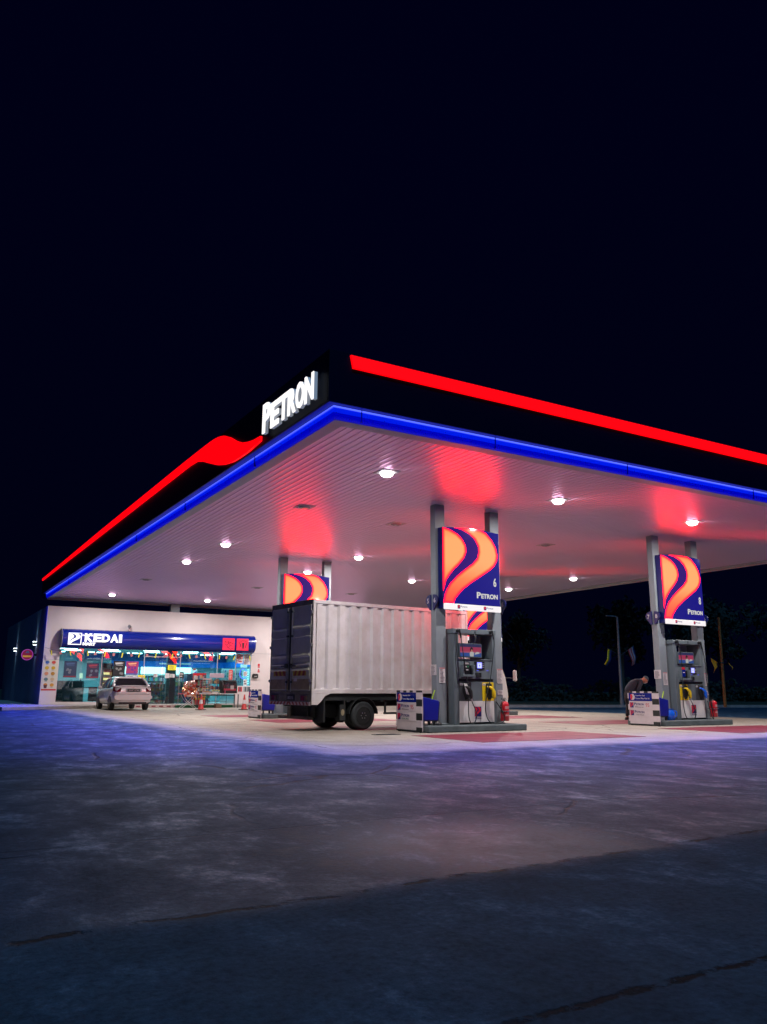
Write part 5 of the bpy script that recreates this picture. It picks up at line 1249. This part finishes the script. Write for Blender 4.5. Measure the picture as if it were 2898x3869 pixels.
def skinobj(name, J, E, m_, parent, root=None, sub=2):
    names = list(J); me = bpy.data.meshes.new(name); me.from_pydata([J[k][:3] for k in names], [(names.index(a),names.index(b_)) for a,b_ in E], [])
    o = bpy.data.objects.new(name, me); COL.objects.link(o); o.parent = parent
    sk = o.modifiers.new('Skin','SKIN'); sk.use_smooth_shade = True
    lay = me.skin_vertices[0].data if me.skin_vertices else None
    if lay is None:
        bm = bmesh.new(); bm.from_mesh(me); bm.verts.layers.skin.verify(); bm.to_mesh(me); bm.free(); lay = me.skin_vertices[0].data
    for i, k in enumerate(names):
        lay[i].radius = (J[k][3], J[k][4]); lay[i].use_root = (k == (root or names[0]))
    sb = o.modifiers.new('Sub','SUBSURF'); sb.levels = sub; sb.render_levels = sub
    me.materials.append(m_); return o
SK = M['skin']; SH = mat('shirt_dark', (.022,.035,.055), .85, bump=.3, bscale=30); TRS = mat('trousers_dark', (.012,.014,.02), .85)
body = skinobj('body', J, E_, SK, man)
shirt = {k:(v[0],v[1],v[2],v[3]+.022,v[4]+.026) for k,v in J.items() if k in ('pelvis','waist','chest','upch','ls','le','lw','rs','re','rw')}
shirt['pelvis'] = (-.02,0,.87,.155,.175); shirt['waist'] = (.09,0,1.02,.148,.172); shirt['collar'] = (.50,0,1.30,.075,.075)
skinobj('shirt', shirt, [e for e in E_ if e[0] in shirt and e[1] in shirt]+[('upch','collar')], SH, man, 'pelvis')
tro = {k:(v[0],v[1],v[2],v[3]+(.03 if k in ('pelvis','lh','rh') else .016),v[4]+(.03 if k in ('pelvis','lh','rh') else .018)) for k,v in J.items() if k in ('pelvis','lh','lk','la','rh','rk','ra')}
tro['top'] = (.045,0,.965,.13,.15); tro['lh'] = (.0,.085,.74,.095,.095); tro['rh'] = (.01,-.085,.74,.095,.095)
skinobj('trousers', tro, [e for e in E_ if e[0] in tro and e[1] in tro]+[('top','pelvis')], TRS, man)
# head: skull, face, ear, cap
h = MB(SK); hc = V((.68,0,1.325)); dn = V((.72,0,-.69)).normalized(); up = V((.69,0,.72))
def hp_(f, r, u): return hc+dn*f+V((0,1,0))*r+up*u    # f = face direction, u = crown direction
rings = []
for j in range(1,10):
    t_ = math.pi*j/10; rr_ = math.sin(t_)
    rings.append([hp_(.098*rr_*math.cos(a)*(1 if math.cos(a) > 0 else 1.0), .076*rr_*math.sin(a), -.125*math.cos(t_)) for a in [2*math.pi*k/16 for k in range(16)]])
h.loft(rings); h.loft([[hp_(.095,.012*q,.01) for q in (-1,1)]+[hp_(.09,0,.03)],[hp_(.122,.014*q,-.028) for q in (-1,1)]+[hp_(.118,0,-.015)]]); 
for q in (-1,1): h.sphere(hp_(-.005,.078*q,-.0), .024, 8, 6, (1,.4,1.2))
hd_ = build('head', h, man, local=False)
h = MB('black')
for q in (-1,1): h.sphere(hp_(.088,.03*q,.012), .011, 8, 6)
h.tube([hp_(.09,.045,.025),hp_(.098,.0,.02),hp_(.09,-.045,.025)], .005, 5); build('eye', h, hd_)
h = MB(mat('mask_pale',(.35,.36,.42),.8)); h.loft([[hp_(.075,-.06,-.03),hp_(.112,0,-.02),hp_(.075,.06,-.03),hp_(.06,.0,-.02)],[hp_(.065,-.055,-.09),hp_(.10,0,-.085),hp_(.065,.055,-.09),hp_(.05,0,-.08)],[hp_(.03,-.035,-.125),hp_(.06,0,-.13),hp_(.03,.035,-.125),hp_(.03,0,-.12)]]); build('face_mask', h, man)
h = MB(mat('cap_cloth',(.10,.14,.18),.85,var=.6,scale=30,dark=(.02,.04,.06))); rings = []
for j in range(0,7):
    t_ = math.pi*.5*j/6.5; rr_ = math.cos(t_)
    rings.append([hp_(.108*rr_*math.cos(a)-.005, .086*rr_*math.sin(a), .025+.112*math.sin(t_)) for a in [2*math.pi*k/16 for k in range(16)]])
h.loft(rings); build('cap', h, man)
def fing(side, base, d):
    for i in range(4):
        o_ = V(base)+V((0.004*i, side*(-.022+.0145*i), 0)); h_.tube([o_, o_+V(d)*.035, o_+V(d)*.055+V((-.006,0,-.012)), o_+V(d)*.07+V((-.016,0,-.024))], [.0085,.008,.0075,.006], 6)
    o_ = V(base)+V((.0,side*-.03,.03)); h_.tube([o_, o_+V((.018,side*-.012,-.018)), o_+V((.026,side*-.012,-.04))], [.0095,.0085,.007], 6)
h_ = MB(SK); fing(1,(.455,.14,.765),(.35,0,-.9)); fing(-1,(.275,-.14,.795),(.2,0,-.95)); build('fingers', h_, man)
for sx in (1,-1):
    x = -.02 if sx > 0 else .04; h = MB('black'); h.loft([[V((x+a, sx*.11+b_, z)) for a,b_ in ((-.07,-.045),(.10,-.05),(.20,-.035),(.20,.035),(.10,.05),(-.07,.045))] for z in (0,.035)]+[[V((x+a*.8, sx*.11+b_*.8, .085)) for a,b_ in ((-.07,-.045),(.08,-.05),(.14,-.035),(.14,.035),(.08,.05),(-.07,.045))]]); build('shoe', h, man, .006)

# ------------------------------------------------------------------ poles, flags, wires
GP = mat('galvanised', (.20,.22,.26), .45, metal=.3, var=.3, scale=8)
t = thing('street_lamp', 'tall unlit grey street lamp pole in the dark between the two pump signs', 'street lamp', (36.4,34.2,.14))
m_ = MB(GP); m_.cyl((36.4,34.2,.1),(36.4,34.2,5.28),.105,.06,12); m_.cyl((36.4,34.2,.12),(36.4,34.2,.5),.13,.13,10); build('pole', m_, t)
m_ = MB(GP); m_.tube(smoothpath([(36.4,34.2,5.2),(36.3,34.25,5.3),(36.0,34.3,5.31),(35.75,34.35,5.32)],4),.035,6); m_.loft([[V((35.80+a*.16,34.35+b_*.07,5.30+c)) for a,b_ in ((-1,-1),(1,-1),(1,1),(-1,1))] for c in (0,.05)]); build('lamp_arm', m_, t)
def flag(label, quad, cols, stick, ydep, name='flag'):
    (x0,z0) = stick[0]; t = thing(name, label, 'flag', (x0,ydep,z0), group='small flags on the poles')
    m_ = MB('dgrey'); m_.tube([(stick[0][0],ydep,stick[0][1]),(stick[1][0],ydep,stick[1][1])],.014,6); build('stick', m_, t)
    n = len(cols); A, B, C, D_ = [V((q[0],ydep-.03,q[1])) for q in quad]   # A-B top edge, D-C bottom edge
    K = 8; m_ = MB()
    for k, c in enumerate(cols):
        a0, a1 = k/n, (k+1)/n; m_.use(c); vs = []
        for i in range(K+1):
            v = i/K; wv = V((.04*math.sin(v*5),.10*math.sin(v*6+1),0))
            for u in (a0,a1):
                p = A.lerp(B,u).lerp(D_.lerp(C,u), v)+wv*v; vs += [p, p+V((0,.006,0))]
        fs = []
        for i in range(K): fs += [(4*i,4*i+2,4*i+6,4*i+4),(4*i+1,4*i+5,4*i+7,4*i+3),(4*i,4*i+4,4*i+5,4*i+1),(4*i+2,4*i+3,4*i+7,4*i+6)]
        m_.add(vs, fs, True)
    build('cloth', m_, t)
FW = mat('flag_white',(.42,.36,.40),.8); FR = mat('flag_red',(.4,.05,.06),.8); FB = mat('flag_blue',(.01,.02,.12),.8)
def at(x, z, y0, y1): k = y1/y0; return (x*k, .9587+(z-.9587)*k)
Y1 = 34.1
T = lambda x, z: at(x, z, 38, Y1)
flag('yellow and dark flag hanging left of the grey lamp pole', [T(39.42,3.62),T(39.78,3.5),T(39.42,2.52),T(39.10,2.62)], [M['yellow'],FB], [(36.36,3.0),T(39.40,3.66)], Y1)
flag('striped flag with dark corner hanging right of the grey lamp pole', [T(41.25,3.62),T(41.82,3.88),T(41.95,2.70),T(41.60,2.56)], [FR,FW,FR,FW,FB], [(36.44,3.0),T(41.85,3.9)], Y1)
OP = mat('pole_orange_lit', (.42,.14,.03), .6, var=.3, scale=5)  # orange lamplight on the pole is put into its colour
t = thing('utility_pole', 'slim orange-lit pole at the right edge with a yellow flag tied to it', 'pole', (41.2,31,.14))
T2 = lambda x, z: at(x, z, 32, 31)
bx, bz = T2(42.75,0); 
m_ = MB(OP); m_.cyl((bx,31,.05),(bx+.10,31,T2(0,5.4)[1]),.095,.07,10); build('pole', m_, t); m_ = MB('dgrey'); m_.cyl((bx+.04,31,2.55),(bx+.05,31,2.62),.11,.11,10); build('clamp', m_, t)
YL = mat('flag_orange_yellow',(.75,.36,.02),.7,emit=(.7,.28,.0),es=.05)
flag('yellow triangular flag right of the post of pump 8', [T2(41.62,2.9),T2(42.2,2.66),T2(41.98,2.2),T2(41.9,2.0)], [YL,YL], [(bx,2.2),T2(41.6,2.92)], 30.9)
flag('folded orange flag on the right side of the slim pole', [T2(43.18,2.68),T2(43.32,2.62),T2(43.65,2.24),T2(43.55,2.18)], [OP,YL], [(bx,2.82),T2(43.2,2.74)], 30.9)
m_ = MB(mat('cable_orange',(.35,.16,.06),.6)); 
m_.tube(smoothpath([(24,33,2.55),(25.5,34,2.30),(27.2,35,2.15)],5),.02,5); m_.tube(smoothpath([(24,33,2.42),(25.5,34,2.17),(26.8,35,2.06)],5),.015,5)
m_.tube([(24,33,2.6),(24,33,0)],.04,6)
solo('overhead_cable', m_, 'two faint orange cables running into the dark right of pump 6', 'cable', (25,34,2))

# ------------------------------------------------------------------ dark trees and hedge beyond the forecourt, low wall at the left
LF = mat('leaf', (.011,.018,.012), .8, var=.5, scale=3); BKm = mat('bark', (.06,.045,.035), .9, bump=.5)
def crown(seed, rx, rz, n, leaf):
    r_ = random.Random(seed); m_ = MB(LF); cl = [(r_.gauss(0,.45)*rx, r_.gauss(0,.45)*rx, r_.uniform(-.7,.8)*rz, r_.uniform(.25,.5)*rx) for _ in range(22)]
    for i in range(n):
        cx,cy,cz,cr = r_.choice(cl); d = V((r_.gauss(0,1),r_.gauss(0,1),r_.gauss(0,.8))).normalized()*cr*r_.uniform(.5,1.05); c = V((cx,cy,cz))+d
        u = V((r_.gauss(0,1),r_.gauss(0,1),r_.gauss(0,1))).normalized(); w_ = u.orthogonal().normalized()*leaf*.5; u = u*leaf*r_.uniform(.7,1.3)
        m_.add([c-u,c+w_,c+u,c-w_],[(0,1,2,3)],False)
    return m_
crs = [crown(s_, 2.4, 2.4, 1600, .22) for s_ in (1,2,3)]
sp_ = [(31,52,7.5,'dark round tree in the gap between the two pump signs'),(36,54,8.5,'taller dark tree right of the middle of the gap'),(42,50,7,'dark tree behind the grey lamp pole'),(47,44,7.8,'dark tree behind pump 8'),(54,42,8,'dark tree at the right edge behind the orange-lit pole'),(60,45,9,'tall dark tree farthest right'),(27.5,58,8,'dark tree right beside the post of pump 6')]
for i, (x,y,h_,lb) in enumerate(sp_):
    t = thing('tree', lb, 'tree', (x,y,.1), i*1.3, group='dark trees beyond the forecourt'); t['_o'] = (0,0,0)
    m_ = MB(BKm); m_.tube([(0,0,0),(.1,0,h_*.25),(.0,.1,h_*.45),(.1,0,h_*.75)],[.24,.18,.14,.05],8)
    for k in range(4): a = k*1.7+i; m_.tube([(0.05,0,h_*(.35+.07*k)),(math.cos(a)*.9,math.sin(a)*.9,h_*(.52+.06*k)),(math.cos(a)*1.7,math.sin(a)*1.7,h_*(.62+.05*k))],[.09,.06,.03],6)
    build('trunk', m_, t)
    if i < 3: cr = build('crown', crs[i], t)
    else:
        src = [o for o in bpy.data.objects if o.name.startswith('crown')][i%3]; cr = src.copy(); COL.objects.link(cr); cr.parent = t
    cr.location = (0,0,h_*.66); cr.scale = (h_/8,h_/8,h_/8)
r_ = random.Random(4); m_ = MB(LF)
for i in range(5200):
    u_ = r_.random(); x = 26+u_*38; y = 49-max(0,(x-40))*.35+r_.uniform(-.6,.6); z = r_.uniform(.1,1.5+.35*math.sin(x*.8)+.2*math.sin(x*2.3)); c = V((x,y,z))
    u = V((r_.gauss(0,1),r_.gauss(0,1),r_.gauss(0,1))).normalized(); w_ = u.orthogonal().normalized()*.12; u = u*.2; m_.add([c-u,c+w_,c+u,c-w_],[(0,1,2,3)],False)
o = solo('hedge', m_, 'dark low hedge along the far edge of the forecourt', 'hedge', (45,47,0), kind='stuff')
m_ = MB('sidew'); m_.box(-25,2.4,57.8,58.0,0,1.5); m_.box(-25,2.45,57.75,58.05,1.5,1.56)
for i in range(9): m_.box(-24+i*3.2,-23.7+i*3.2,57.72,57.8,0,1.6)
solo('boundary_wall', m_, 'low dark wall in shadow at the far left beside the shop', 'wall', (-10,58,0))
